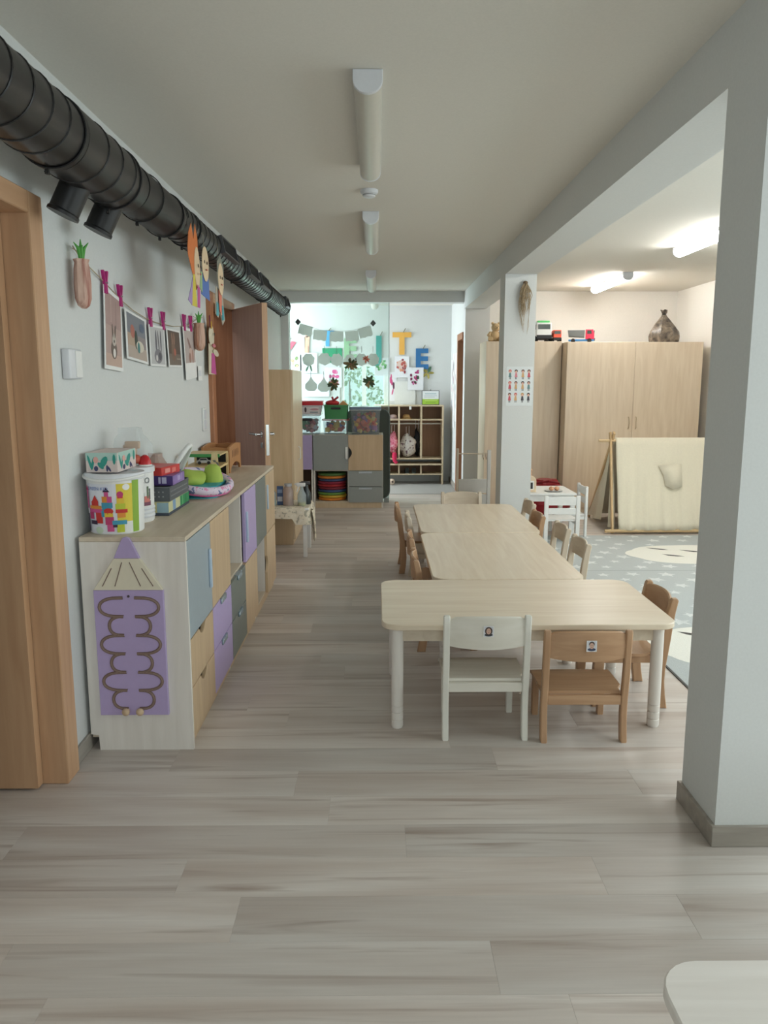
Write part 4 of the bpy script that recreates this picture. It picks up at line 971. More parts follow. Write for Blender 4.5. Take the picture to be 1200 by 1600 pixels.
# paper puppets hung on the duct
P_ = (224, 198, 164)
def eyes(cx, cz): return [('eye', ell(cx-0.03, cz+0.01, 0.008, 0.010, 8), (70, 56, 50)), ('eye', ell(cx+0.03, cz+0.01, 0.008, 0.010, 8), (70, 56, 50)), ('mouth', ell(cx, cz-0.035, 0.022, 0.005, 8), (180, 90, 80))]
cutout('paper_puppet', 'paper child with orange hair, yellow and lilac skirt, hanging under the duct', 'paper puppet', 3.77, 1.846, -0.845,
       [('hair', [(-0.13, 0.18), (0.05, 0.0), (0.13, 0.05), (0.12, 0.30), (0.07, 0.375), (0.02, 0.28), (-0.03, 0.36), (-0.10, 0.30), (-0.13, 0.22)], (214, 122, 66)), ('head', ell(0.08, 0.13, 0.07, 0.12), P_), ('skirt', [(-0.11, -0.10), (0.03, -0.10), (0.0, 0.08), (-0.04, 0.08)], (212, 196, 80)), ('skirt', [(-0.2, -0.08), (-0.11, -0.10), (-0.07, 0.06), (-0.12, 0.0)], (166, 140, 190)), ('sleeve', [(0.02, -0.10), (0.08, -0.10), (0.10, 0.01), (0.04, 0.03)], (196, 90, 150))]+eyes(0.09, 0.13), 'paper puppets', sc=0.8)
cutout('paper_puppet', 'paper child in a blue top hanging between the two other puppets', 'paper puppet', 4.01, 1.888, -0.845,
       [('top', [(-0.12, -0.06), (0.12, -0.08), (0.10, 0.06), (-0.10, 0.07)], (86, 116, 180)), ('sleeve', [(-0.17, -0.03), (-0.10, -0.05), (-0.09, 0.07), (-0.13, 0.07)], (150, 176, 130)), ('head', ell(0.0, 0.13, 0.095, 0.105), P_)]+eyes(0.0, 0.13), 'paper puppets', sc=0.8)
cutout('paper_puppet', 'paper child in a pale coat and red shirt, lowest under the duct', 'paper puppet', 4.36, 1.775, -0.845,
       [('coat', [(-0.15, 0.0), (-0.06, -0.02), (0.0, 0.02), (0.08, -0.06), (0.17, -0.02), (0.10, 0.16), (-0.12, 0.18)], (178, 168, 152)), ('trouser', [(-0.13, -0.01), (-0.06, -0.01), (-0.05, 0.07), (-0.11, 0.08)], (84, 160, 170)), ('trouser', [(0.05, -0.03), (0.12, -0.02), (0.10, 0.07), (0.05, 0.07)], (84, 160, 170)), ('shirt', [(-0.05, 0.03), (0.02, 0.0), (0.04, 0.15), (-0.06, 0.16)], (220, 126, 104)), ('hair', [(-0.11, 0.2), (0.11, 0.2), (0.12, 0.33), (0.0, 0.39), (-0.10, 0.34)], (130, 132, 120)), ('head', ell(0.0, 0.235, 0.09, 0.105), P_)]+eyes(0.0, 0.235), 'paper puppets', sc=0.8)

# ================================================================== TALL CABINET, SMALL TABLE, BOTTLES
tc_ = thing('tall_cabinet', 'tall beige cabinet standing end-on behind the open door', 'cabinet', (0, 0, 0))
TCW = wood((196, 168, 132), (208, 182, 146), 'Z'); TCW2 = wood((206, 182, 148), (216, 194, 162), 'Z')
part('carcass', TCW, tc_, (XL+0.016, -0.735, 6.80, 7.62, 0.0, 1.525), bev=0.001)
part('door', TCW2, tc_, (-0.7345, -0.715, 6.80, 7.209, 0.05, 1.523), bev=0.001); part('door', TCW2, tc_, (-0.7345, -0.715, 7.211, 7.62, 0.05, 1.523), bev=0.001)
bm = BM(); tube(bm, [(-0.714, 7.17, 0.72), (-0.695, 7.17, 0.73), (-0.695, 7.17, 0.83), (-0.714, 7.17, 0.84)], 0.005, 6); fin('handle', bm, WHITE, tc_)
sm = thing('side_table', 'small white table with a patterned cloth beside the tall cabinet', 'table', (-0.79, 6.50, 0))
part('tabletop', WHITE, sm, (-0.24, 0.24, -0.22, 0.22, 0.395, 0.41), bev=0.002)
for sx in (-1, 1):
    for sy in (-1, 1): part('leg', WHITE, sm, (sx*0.205-0.016, sx*0.205+0.016, sy*0.185-0.016, sy*0.185+0.016, 0.0, 0.395), bev=0.002)
tcl = thing('table_cloth', 'pale patterned cloth draped over the small white table', 'tablecloth', (-0.79, 6.50, 0.41))
CL = spotted((224, 214, 192), (176, 170, 150), (230, 222, 204))
bm = BM(); n = 64
def edge(q, z, w):
    out = []
    for i in range(n):
        a = 2*PI*i/n; c, s_ = math.cos(a), math.sin(a); k = 1/max(abs(c), abs(s_))
        k = min(k, 1.32)
        wv = w*math.sin(a*9+1)
        out.append(bm.verts.new((c*k*(0.243*q+wv), s_*k*(0.223*q+wv), z - (0.05 if (w and -0.9 < a-2*PI*0.97 < 0.4) else 0)*(1 if z < -0.03 else 0))))
    return out
e0 = edge(0.97, 0.003, 0); e1 = edge(1.0, 0.002, 0); e2 = edge(1.025, -0.03, 0.002); e3 = edge(1.05, -0.085, 0.007)
bm.faces.new(e0); bridge(bm, e1, e0); bridge(bm, e2, e1); bridge(bm, e3, e2)
bmesh.ops.recalc_face_normals(bm, faces=bm.faces[:]); fin('cloth', bm, CL, tcl, ang=70)
bm = BM(); prev = None
for j in range(8):
    k = j/7; cur = [bm.verts.new((0.262+0.012*math.sin(i*1.3+k*3)+0.02*k, -0.20+0.03*i*(1-0.3*k), -0.02-0.26*k*(1-0.1*(i % 2)))) for i in range(7)]
    if prev:
        for i in range(6): bm.faces.new((prev[i], prev[i+1], cur[i+1], cur[i]))
    prev = cur
fin('cloth_corner', bm, CL, tcl, ang=70)
ZS = 0.4135
def bottle(name, lab, x, y, prof, mat, liquid=None, cap=None, capm=None, n=18):
    t = thing(name, lab, 'bottle', (x, y, ZS), 0, 'bottles on the small table')
    bm = BM(); lathe(bm, prof, n); fin('bottle_body', bm, mat, t)
    if liquid:
        bm = BM(); lathe(bm, [(prof[0][0]*0.93, 0.003), (prof[0][0]*0.93, liquid[1])], n); fin('liquid', bm, plain(liquid[0], 0.2), t)
    if cap:
        bm = BM(); lathe(bm, cap, n); fin('cap', bm, capm, t)
    return t
GL = glass((226, 236, 240), 0.05, 0.3, 'clear_bottle')
bottle('clear_bottle', 'clear bottle with a pale label, left of the blue carton', -0.865, 6.42, [(0.036, 0), (0.038, 0.005), (0.038, 0.1), (0.018, 0.13), (0.016, 0.15)], GL, ((170, 180, 150), 0.04), [(0.018, 0.15), (0.018, 0.165)], WHITE)
bottle('clear_bottle', 'brown labelled jar right of the blue carton', -0.73, 6.42, [(0.042, 0), (0.044, 0.006), (0.044, 0.13), (0.03, 0.15), (0.03, 0.16)], glass((214, 196, 186), 0.1, 0.5, 'amber_jar'), ((150, 110, 90), 0.05), [(0.032, 0.16), (0.032, 0.18)], plain((170, 172, 176), 0.4))
bottle('white_bottle', 'cream pump bottle at the wall end of the small table', -0.985, 6.45, [(0.036, 0), (0.038, 0.006), (0.038, 0.15), (0.02, 0.19), (0.012, 0.21)], plain((214, 206, 186), 0.4), None, [(0.014, 0.21), (0.014, 0.225)], WHITE)
cbx = thing('drink_carton', 'small blue carton between the bottles', 'carton', (-0.80, 6.46, ZS)); part('carton', plain((74, 104, 150), 0.4), cbx, (-0.025, 0.025, -0.02, 0.02, 0, 0.155), bev=0.001); printed('label_print', [(rect(-0.02, 0.02, 0.03, 0.07), (210, 216, 226)), (rect(-0.02, 0.02, 0.1, 0.13), (150, 176, 210))], cbx, (0, -0.0206, 0))
def spray(lab, x, y, body, liq, head):
    t = bottle('spray_bottle', lab, x, y, [(0.034, 0), (0.036, 0.006), (0.036, 0.09), (0.016, 0.135), (0.013, 0.16)], body, liq)
    bm = BM(); box(bm, -0.045, 0.03, -0.012, 0.012, 0.16, 0.19, bev=0.006, seg=2); prism(bm, [(-0.03, 0.16), (-0.02, 0.16), (-0.035, 0.115), (-0.045, 0.115)], 'xz', -0.006, 0.006); tube(bm, [(-0.045, 0, 0.178), (-0.058, 0, 0.178)], 0.007, 8)
    bmesh.ops.recalc_face_normals(bm, faces=bm.faces[:]); fin('trigger_head', bm, head, t)
spray('clear spray bottle with yellow liquid and a white head', -0.615, 6.40, GL, ((214, 190, 60), 0.028), WHITE)
spray('dark spray bottle behind the clear one', -0.585, 6.50, plain((52, 60, 62), 0.3), None, plain((60, 60, 62), 0.4))

# ================================================================== STORAGE UNITS WITH TOY BINS
def unit(lab, x0, x1):
    t = thing('toy_storage_unit', lab, 'cabinet', (0, 0, 0), 0, 'low units before the hall')
    part('side_panel', MAPLE, t, (x0, x0+0.016, 8.855, 9.24, 0, 0.835)); part('side_panel', MAPLE, t, (x1-0.016, x1, 8.855, 9.24, 0, 0.835))
    part('top', MAPLEX, t, (x0+0.0165, x1-0.0165, 8.855, 9.24, 0.819, 0.835)); part('bottom', MAPLEX, t, (x0+0.0165, x1-0.0165, 8.855, 9.24, 0.062, 0.078))
    part('plinth', TCW2, t, (x0+0.0165, x1-0.0165, 8.86, 8.876, 0, 0.0615)); part('back_panel', plain((96, 70, 52), 0.7), t, (x0+0.0165, x1-0.0165, 9.228, 9.24, 0.079, 0.818))
    return t
def fpanel(parent, name, x0, x1, z0, z1, mat, cut=None):
    g = 0.003; x0 += g; x1 -= g; z0 += g; z1 -= g; zc = (z0+z1)/2
    pts = [(x0, z0), (x1, z0), (x1, z1), (x0, z1)]
    if cut == 'left': pts += [(x0+0.04*math.sin(PI*i/10), zc+0.07-0.14*i/10) for i in range(11)]
    bm = BM(); prism(bm, pts, 'xz', 8.838, 8.8545, bev=0.001); return fin(name, bm, mat, parent)
ul = unit('narrow low unit with a purple door, half hidden by the tall cabinet', -1.105, -0.722)
fpanel(ul, 'door', -1.105, -0.722, 0.44, 0.834, PURP)
ur = unit('low unit with grey and beech doors and round cushions below, under the toy bins', -0.715, 0.075)
part('divider', MAPLE, ur, (-0.328, -0.312, 8.855, 9.227, 0.0785, 0.8185)); part('shelf', MAPLEX, ur, (-0.6985, -0.3285, 8.855, 9.227, 0.424, 0.44), (-0.3115, 0.0585, 8.855, 9.227, 0.424, 0.44))
d = fpanel(ur, 'door', -0.715, -0.32, 0.43, 0.834, GREYM); part('handle', WHITE, d, (-0.352, -0.329, 8.826, 8.838, 0.56, 0.70), bev=0.004)
fpanel(ur, 'door', -0.32, 0.075, 0.43, 0.834, OAKF, 'left')
part('grip_recess', BLACK, ur, (-0.318, -0.275, 8.8546, 8.856, 0.55, 0.71))
for z0, z1 in ((0.062, 0.246), (0.246, 0.43)):
    d = fpanel(ur, 'drawer', -0.32, 0.075, z0, z1, GREYM); part('handle', plain((186, 192, 198), 0.3), d, (-0.20, -0.05, 8.828, 8.838, z1-0.03, z1-0.008), bev=0.002)
cols = [((224, 132, 40), 'orange'), ((216, 176, 60), 'yellow'), ((112, 150, 66), 'green'), ((60, 84, 130), 'blue'), ((130, 40, 52), 'dark red'), ((176, 40, 48), 'red'), ((150, 36, 60), 'crimson'), ((52, 70, 110), 'dark blue'), ((214, 128, 46), 'amber'), ((84, 120, 60), 'dark green')]
pos = ['at the bottom of the pile', 'second from the bottom', 'third from the bottom', 'fourth from the bottom', 'fifth from the bottom', 'sixth from the bottom', 'seventh from the bottom', 'third from the top', 'second from the top', 'on top of the pile']
for i, ((c, nm), ps) in enumerate(zip(cols, pos)):
    bm = BM(); lathe(bm, [(0.145, 0.0), (0.158, 0.004), (0.163, 0.015), (0.158, 0.027), (0.145, 0.031)], 32)
    o = fin('floor_cushion', bm, plain(c, 0.6), None, (-0.513+0.006*math.sin(i*2.1), 9.03, 0.0785+0.0315*i)); tag(o, '%s round floor cushion %s in the low unit' % (nm, ps), 'cushion', 'round cushions in the low unit')
# bins
def blocks(parent, x0, x1, y0, y1, z0, z1, n, pal, s=0.035, seed=1):
    rn = random.Random(seed); groups = {}
    for i in range(n):
        c = rn.choice(pal); bm = groups.setdefault(c, BM()); k = s*rn.uniform(0.7, 1.25); q = bmesh.ops.create_cube(bm, size=1) if rn.random() < 0.7 else bmesh.ops.create_icosphere(bm, subdivisions=1, radius=0.6)
        M = Matrix.Translation((rn.uniform(x0+k*.8, x1-k*.8), rn.uniform(y0+k*.8, y1-k*.8), rn.uniform(z0+k*.8, z1-k*.4))) @ Matrix.Rotation(rn.uniform(0, 3), 4, Vector((rn.random(), rn.random(), rn.random())).normalized()) @ Matrix.Diagonal((k, k*rn.uniform(.6, 1.2), k, 1))
        bmesh.ops.transform(bm, matrix=M, verts=q['verts'])
    for c, bm in groups.items():
        o = fin('toy_blocks', bm, plain(c, 0.4), parent, smooth=False); o['kind'] = 'stuff'
PAL = [(206, 60, 50), (224, 180, 60), (70, 110, 180), (90, 160, 80), (222, 130, 50), (190, 90, 150)]
BIN = glass((244, 247, 248), 0.08, 0.09, 'bin_plastic')
def bin_(name, lab, x, y, z, w, d_, h, body, rimc, lid=None, hnd=None, fill=None, seed=1, pal=PAL, nf=46):
    t = thing(name, lab, 'storage box', (x, y, z), 0, 'toy bins')
    bm = BM(); k = 0.92; th = 0.003
    lo = rrect(-w/2*k, w/2*k, -d_/2*k, d_/2*k, 0.02, 3); hi = rrect(-w/2, w/2, -d_/2, d_/2, 0.02, 3)
    a = [bm.verts.new((u, v, 0)) for u, v in lo]; b_ = [bm.verts.new((u, v, h)) for u, v in hi]; c = [bm.verts.new((u*0.97, v*0.97, h)) for u, v in hi]; e = [bm.verts.new((u*0.97, v*0.97, 0.004)) for u, v in lo]
    bm.faces.new(list(reversed(a))); bridge(bm, a, b_); bridge(bm, b_, c); bridge(bm, c, e); bm.faces.new(e)
    fin('bin_body', bm, body, t)
    if rimc: bm = BM(); R = rrect(-w/2-0.004, w/2+0.004, -d_/2-0.004, d_/2+0.004, 0.022, 3); tube(bm, [(u, v, h) for u, v in R+[R[0]]], 0.005, 6, caps=False); fin('rim', bm, plain(rimc, 0.4), t)
    if lid: bm = BM(); prism(bm, rrect(-w/2-0.008, w/2+0.008, -d_/2-0.008, d_/2+0.008, 0.025, 4), 'xy', h+0.0055, h+0.0055+lid[1], bev=0.004); fin('lid', bm, plain(lid[0], 0.4), t)
    if hnd: part('handle', plain(hnd, 0.4), t, (-w*0.2, w*0.2, -d_/2-0.012, -d_/2+0.0, h*0.72, h*0.86), bev=0.003)
    if fill: blocks(t, -w/2*0.88, w/2*0.88, -d_/2*0.88, d_/2*0.88, 0.006, h*fill, nf, pal, 0.045, seed)
    return t
ZU = 0.8355
bin_('clear_toy_box', 'clear box with a black handle, at the bottom left under the red-lidded one', -0.775, 9.03, ZU, 0.27, 0.33, 0.215, BIN, (206, 210, 214), None, (26, 26, 28), 0.75, 3, [(196, 120, 130), (90, 150, 110), (206, 150, 140), (170, 170, 180), (160, 60, 70)])
b2 = bin_('clear_toy_box', 'red-lidded clear box with small prints, stacked at the left', -0.775, 9.03, ZU+0.222, 0.33, 0.31, 0.10, glass((232, 226, 226), 0.1, 0.5, 'milky_plastic'), None, ((196, 30, 40), 0.045), None, None)
printed('side_print', [(rect(-0.13, 0.13, 0.01, 0.09), (224, 214, 214)), (ell(-0.09, 0.04, 0.014, 0.03), (176, 60, 60)), (ell(-0.02, 0.055, 0.012, 0.03), (70, 50, 60)), (ell(0.08, 0.06, 0.05, 0.012), (200, 150, 160)), (rect(0.03, 0.12, 0.02, 0.035), (150, 156, 160))], b2, (0, -0.158, 0), step=0.0003)
bin_('clear_toy_box', 'low clear box of bright blocks in the middle, under the green basket', -0.46, 9.03, ZU, 0.29, 0.33, 0.165, BIN, (176, 60, 60), None, None, 0.85, 5, [(206, 70, 50), (224, 140, 50), (70, 100, 170), (226, 190, 80), (190, 40, 60)])
GBK = plain((64, 140, 84), 0.45)
bin_('green_toy_basket', 'green open basket of play food with a black handle, in the middle', -0.455, 9.03, ZU+0.171, 0.27, 0.30, 0.155, GBK, (70, 150, 90), None, (20, 20, 20), None)
t = thing('toy_bundle', 'red toy with crossed sticks on top of the green basket', 'toy', (-0.50, 9.0, ZU+0.32))
bm = BM(); ball(bm, (0, 0, 0.03), 0.07, 1.2, 1, 0.5); fin('body', bm, plain((196, 36, 40), 0.5), t)
bm = BM(); tube(bm, [(-0.02, -0.04, 0.03), (0.07, -0.05, 0.10)], 0.012, 6); tube(bm, [(0.03, -0.04, 0.02), (0.0, -0.05, 0.10)], 0.012, 6); fin('stick', bm, plain((170, 36, 46), 0.5), t)
t = thing('toy_house', 'small orange toy roof peeking from the green basket', 'toy', (-0.375, 9.0, ZU+0.315))
bm = BM(); prism(bm, [(-0.05, 0), (0.05, 0), (0.05, 0.02), (0, 0.065), (-0.05, 0.02)], 'xz', -0.04, 0.04); fin('roof', bm, plain((222, 160, 96), 0.5), t); part('base', plain((120, 170, 80), 0.5), t, (-0.052, 0.052, -0.042, 0.042, -0.02, -0.0005))
bin_('clear_toy_box', 'tall clear box of mixed building bricks with a blue lid, at the right', -0.125, 9.03, ZU, 0.34, 0.36, 0.275, BIN, (200, 206, 210), ((110, 126, 150), 0.03), None, 0.88, 9, [(206, 80, 50), (228, 184, 60), (110, 90, 150), (90, 150, 80), (222, 130, 60), (226, 200, 120), (150, 90, 140)], 90)

# ================================================================== GLASS AND HALL
gp_ = thing('glass_partition', 'tall greenish glass partition closing the left part of the hall opening', 'glass partition', (-0.447, 9.64, 0))
part('pane', glass((243, 250, 248), 0.03, 0.07, 'greenish_glass'), gp_, (-0.595, 0.597, -0.004, 0.004, 0.0, 2.355))
part('edge_strip', plain((170, 190, 186), 0.3), gp_, (0.597, 0.605, -0.006, 0.006, 0.0, 2.355))
gs = thing('smoked_screen', 'smoked glass screen with a rounded corner standing behind the toy unit', 'screen', (-0.1, 9.36, 0))
bm = BM(); prism(bm, rrect(-0.25, 0.255, 0.04, 1.10, 0.09, 8), 'xz', -0.006, 0.006); fin('pane', bm, glass((120, 126, 116), 0.08, 0.35, 'smoked_glass'), gs)
bm = BM()
R = rrect(-0.25, 0.255, 0.04, 1.10, 0.09, 8); tube(bm, [(u, 0, v) for u, v in R+[R[0]]], 0.009, 8, caps=False); fin('edge_frame', bm, plain((96, 104, 98), 0.3, 0.5), gs)
part('foot', plain((130, 134, 130), 0.4), gs, (0.19, 0.25, -0.1, 0.1, 0.0, 0.04), (-0.24, -0.18, -0.1, 0.1, 0.0, 0.04), bev=0.003)
GP = bpy.data.materials.new('grey_paper'); GP.use_nodes = True
_n = GP.node_tree.nodes; _l = GP.node_tree.links; _tr = _n.new('ShaderNodeBsdfTranslucent'); _tr.inputs[0].default_value = lin((214, 215, 211)); _mx = _n.new('ShaderNodeMixShader'); _mx.inputs[0].default_value = 0.7
_n['Principled BSDF'].inputs['Base Color'].default_value = lin((176, 178, 174)); _n['Principled BSDF'].inputs['Roughness'].default_value = 0.9
_l.new(_n['Principled BSDF'].outputs[0], _mx.inputs[1]); _l.new(_tr.outputs[0], _mx.inputs[2]); _l.new(_mx.outputs[0], _n['Material Output'].inputs[0])
K = 9.62/9.3
def on_glass(name, lab, cat, x, z, pts, col=None, grp=None, y=9.63, tail=False):
    t = thing(name, lab, cat, (x*K, y, 1.42+(z-1.42)*K), 0, grp)
    bm = BM(); prism(bm, pts, 'xz', -0.0015, 0.0); bmesh.ops.recalc_face_normals(bm, faces=bm.faces[:]); fin('paper', bm, GP if col is None else plain(col, 0.9), t)
    if tail: bm = BM(); tube(bm, [(0, -0.003, 0.085), (0, -0.003, 0.16)], 0.003, 5); fin('thread', bm, plain((120, 120, 116), 0.9), t)
    return t
flag = lambda s: [(u*math.cos(s)-v*math.sin(s), u*math.sin(s)+v*math.cos(s)) for u, v in [(-0.08, 0.06), (0.08, 0.06), (0.08, -0.05), (0.05, -0.065), (0.02, -0.052), (-0.02, -0.065), (-0.05, -0.052), (-0.08, -0.06)]]
for (x, z, r_), l in zip(((-0.821, 2.012, -0.25), (-0.651, 1.954, -0.12), (-0.459, 1.939, 0.0), (-0.281, 1.947, 0.08), (-0.125, 1.99, 0.25)), ('leftmost grey paper flag of the garland', 'second grey paper flag from the left', 'middle grey paper flag of the garland', 'fourth grey paper flag from the left', 'rightmost grey paper flag of the garland')): on_glass('paper_flag', l, 'paper flag', x, z, flag(r_), None, 'flag garland')
for x, z, l in ((-0.905, 2.105, 'small dark diamond at the left end of the flag garland'), (-0.036, 2.092, 'small dark diamond at the right end of the flag garland')): on_glass('paper_diamond', l, 'paper diamond', x, z, [(0, -0.04), (0.035, 0), (0, 0.04), (-0.035, 0)], (90, 94, 94), 'flag garland')
bm = BM(); tube(bm, [(x*K, 9.626, 1.42+(z-1.42)*K) for x, z in ((-0.905, 2.105), (-0.82, 2.07), (-0.65, 2.015), (-0.46, 2.0), (-0.28, 2.01), (-0.125, 2.05), (-0.036, 2.092))], 0.002, 5)
tag(fin('garland_string', bm, plain((150, 150, 146), 0.9)), 'fine string of the grey flag garland on the glass', 'string')
def blob(seed, r=0.08):
    rn = random.Random(seed); return [(r*(1+0.08*math.sin(7*a)+rn.uniform(-.05, .05))*math.cos(a), r*(1+0.08*math.sin(7*a)+rn.uniform(-.05, .05))*math.sin(a)) for a in [2*PI*i/20 for i in range(20)]]
pear = [(-0.075, -0.05), (-0.04, -0.085), (0.04, -0.085), (0.075, -0.05), (0.07, 0.0), (0.03, 0.04), (0.0, 0.09), (-0.03, 0.04), (-0.07, 0.0)]
for i, (x, z, l) in enumerate(((-0.789, 1.677, 'first grey paper apple on the glass, at the left'), (-0.603, 1.685, 'second grey paper apple, left over the green sheet'), (-0.462, 1.677, 'third grey paper apple, right over the green sheet'), (-0.305, 1.665, 'fourth grey paper apple, above a leaf clump'), (-0.171, 1.677, 'fifth grey paper apple on the glass'), (-0.037, 1.677, 'sixth grey paper apple, under the teal letter'))): on_glass('paper_apple', l, 'paper apple', x, z, blob(i+3, 0.074), None, 'grey paper fruit', tail=True)
for x, z, l in ((-0.764, 1.398, 'grey paper pear in the lower row, at the left'), (-0.614, 1.39, 'grey paper pear in the lower row, second from the left')): on_glass('paper_pear', l, 'paper pear', x, z, pear, None, 'grey paper fruit', tail=True)
def petals(name, lab, x, y, z, r, cols, seed, n=9, center=None, grp=None):
    t = thing(name, lab, 'paper flower', (x, y, z), 0, grp); rn = random.Random(seed)
    for i in range(n):
        a = 2*PI*i/n+rn.uniform(-.2, .2); q = r*rn.uniform(.7, 1.1); c = rn.choice(cols); bm = BM()
        prism(bm, ell(math.cos(a)*q*0.55, math.sin(a)*q*0.55, q*0.48, q*0.2, 8, a), 'xz', -0.003-0.0012*i, -0.0015-0.0012*i); bmesh.ops.recalc_face_normals(bm, faces=bm.faces[:]); fin('petal', bm, plain(c, 0.8), t)
    if center: bm = BM(); ball(bm, (0, -0.012, 0), r*0.16, 1, 0.4, 1, 1); fin('flower_heart', bm, plain(center, 0.7), t)
    return t
G_ = [(72, 92, 58), (116, 98, 66), (150, 128, 88), (60, 74, 52)]
K2 = 9.62
def gx_(u): return (u-588)*K2/1216
def gz_(v): return 1.42-(v-597)*K2/1222
for i, (u, v, l) in enumerate(((549, 570, 'leafy brown-green clump under the fourth grey apple'), (523, 600, 'leafy brown-green clump right of the grey pears'), (577, 597, 'leafy brown-green clump nearest the smoked screen'))): petals('leaf_clump', l, gx_(u), 9.622, gz_(v), 0.085, G_, i+40, 12, (140, 90, 70), 'leaf clumps on the glass')
# hall wall: welcome letters and drawings
def wx(u): return (u-588)*11.28/1216
def wz(v): return 1.42-(v-597)*11.28/1222
def letter(ch, lab, u, v, size, col, rot=0.0):
    t = thing('paper_letter', lab, 'letter', (wx(u), 11.288, wz(v)), 0, 'welcome letters on the far hall wall'); t.rotation_euler = (0, rot, 0)
    o = text_obj('letter_shape', ch, size, plain(col, 0.8), t, (0, -0.003, -size*0.36), (PI/2, 0, 0), size*0.045, 0.004)
    bm = BM(); tube(bm, [(0.02, -0.01, size*0.36), (0.05, -0.01, size*0.5)], 0.006, 6); fin('peg', bm, plain((130, 130, 110), 0.8), t)
letter('V', 'pink letter V at the left end of the welcome word', 450, 547, 0.34, (222, 96, 120), 0.25)
letter('Í', 'peach letter Í, second of the welcome word', 483, 541, 0.32, (232, 182, 160), 0.05)
letter('T', 'light blue letter T, third of the welcome word', 514, 531, 0.28, (80, 164, 214), 0.0)
letter('E', 'pale green letter E, fourth of the welcome word', 548, 546, 0.37, (150, 190, 150), 0.0)
letter('J', 'teal letter J, fifth of the welcome word', 592, 544, 0.42, (54, 158, 150), 0.0)
letter('T', 'orange letter T, sixth of the welcome word', 627, 538, 0.40, (232, 176, 84), 0.0)
letter('E', 'blue letter E, last of the welcome word', 657, 561, 0.37, (52, 112, 166), 0.0)
SHN = [0]
def sheet(lab, u, v, w, h, shapes, rot=0.0, base=(232, 234, 238)):
    SHN[0] += 1
    t = thing('drawing_sheet', lab, 'drawing', (wx(u), 11.298-0.008*(SHN[0] % 4), wz(v)), 0, 'drawings on the far hall wall'); t.rotation_euler = (0, rot, 0)
    W_, H_ = w*11.28/1216/2, h*11.28/1216/2
    bm = BM(); box(bm, -W_, W_, -0.0015, 0, -H_, H_); fin('paper', bm, plain(base, 0.85), t)
    if shapes: printed('painting', [([(a*W_, b_*H_) for a, b_ in p], c) for p, c in shapes], t, (0, -0.002, 0), step=0.0003)
    return t
def blossoms(seed, n, cols, s=0.16, stem=None):
    rn = random.Random(seed); out = []
    if stem: out.append(([(-0.04, -0.8), (0.04, -0.8), (0.1, 0.3), (0.04, 0.3)], stem))
    for i in range(n): out.append((ell(rn.uniform(-.65, .65), rn.uniform(-.6, .7), s*rn.uniform(.5, 1.2), s*rn.uniform(.4, .9), 8, rn.uniform(0, 3)), rn.choice(cols)))
    return out
MG = [(176, 60, 120), (206, 110, 160), (120, 40, 80), (60, 80, 60)]
sheet('green sheet of paper behind the grey apples', 521, 557, 30, 22, None, base=(34, 146, 104))
sheet('white drawing of a red flower at the left of the hall wall', 485, 568, 26, 30, [(ell(0.2, 0.3, 0.5, 0.4), (206, 70, 84)), (ell(0.25, -0.5, 0.12, 0.4, 8, 0.3), (60, 90, 70)), (ell(-0.2, -0.6, 0.12, 0.3, 8, -0.5), (60, 90, 70))])
sheet('white drawing with pale pink petals below the red flower', 495, 602, 42, 34, blossoms(2, 5, [(232, 170, 200), (240, 200, 216)], 0.2))
sheet('white drawing of pink blossoms left of the window', 522, 590, 26, 30, blossoms(3, 9, [(222, 90, 150), (236, 140, 180)], 0.25))
sheet('white drawing of a green plant right of the window', 597, 574, 23, 27, blossoms(5, 14, [(70, 150, 80), (120, 190, 120), (170, 210, 160)], 0.22))
sheet('white drawing of a reddish flower ball below the orange letter', 627, 574, 22, 32, [(ell(0, 0.15, 0.75, 0.5), (226, 200, 190))]+blossoms(6, 16, [(190, 96, 90), (150, 70, 80), (226, 160, 130)], 0.18))
sheet('white drawing of magenta blossom twigs above the certificate', 648, 592, 24, 34, blossoms(7, 20, MG, 0.16))
sheet('narrow drawing with two pink flowers beside the window edge', 613, 604, 12, 44, blossoms(8, 7, [(214, 90, 140), (110, 70, 90)], 0.3))
sheet('blank cream sheet above the cloakroom lockers', 632, 614, 32, 36, None, base=(226, 228, 224))
sheet('drawing of peach leaves at the far left of the hall wall', 462, 568, 24, 24, blossoms(9, 9, [(214, 150, 110), (130, 150, 100), (226, 180, 150)], 0.25))
petals('paper_flower', 'red paper flower above the red-lidded box', wx(476), 11.29, wz(607), 0.075, [(222, 60, 90), (230, 90, 110)], 3, 9, (240, 180, 190))
petals('paper_leaf', 'olive and green paper leaf right of the magenta drawing', wx(667), 11.29, wz(583), 0.10, [(150, 140, 70), (70, 110, 84), (176, 164, 90)], 9, 5)
petals('paper_flower', 'small coral paper flower between the fifth and sixth grey apples', gx_(572), 9.622, gz_(562), 0.05, [(214, 120, 96), (190, 90, 80)], 13, 7, (90, 110, 80))
# drawings on the right wall of the hall
for i, (y, z, h) in enumerate(((10.55, 1.35, 0.9), (10.82, 1.3, 1.0), (11.08, 1.25, 0.95))):
    t = thing('hanging_drawing', ('long drawing strip nearest the brown door frame', 'middle long drawing strip on the right hall wall', 'long drawing strip in the far corner of the hall')[i], 'drawing', (1.055, y, z), -PI/2, 'drawing strips on the right hall wall')
    bm = BM(); box(bm, -0.11, 0.11, -0.0015, 0, -h/2, h/2); fin('paper', bm, PAPER, t)
    printed('painting', [([(a*0.1, b_*h/2) for a, b_ in p], c) for p, c in blossoms(20+i, 10, [(206, 120, 150), (120, 140, 170), (90, 100, 130), (222, 170, 180)], 0.15)], t, (0, -0.002, 0), step=0.0003)

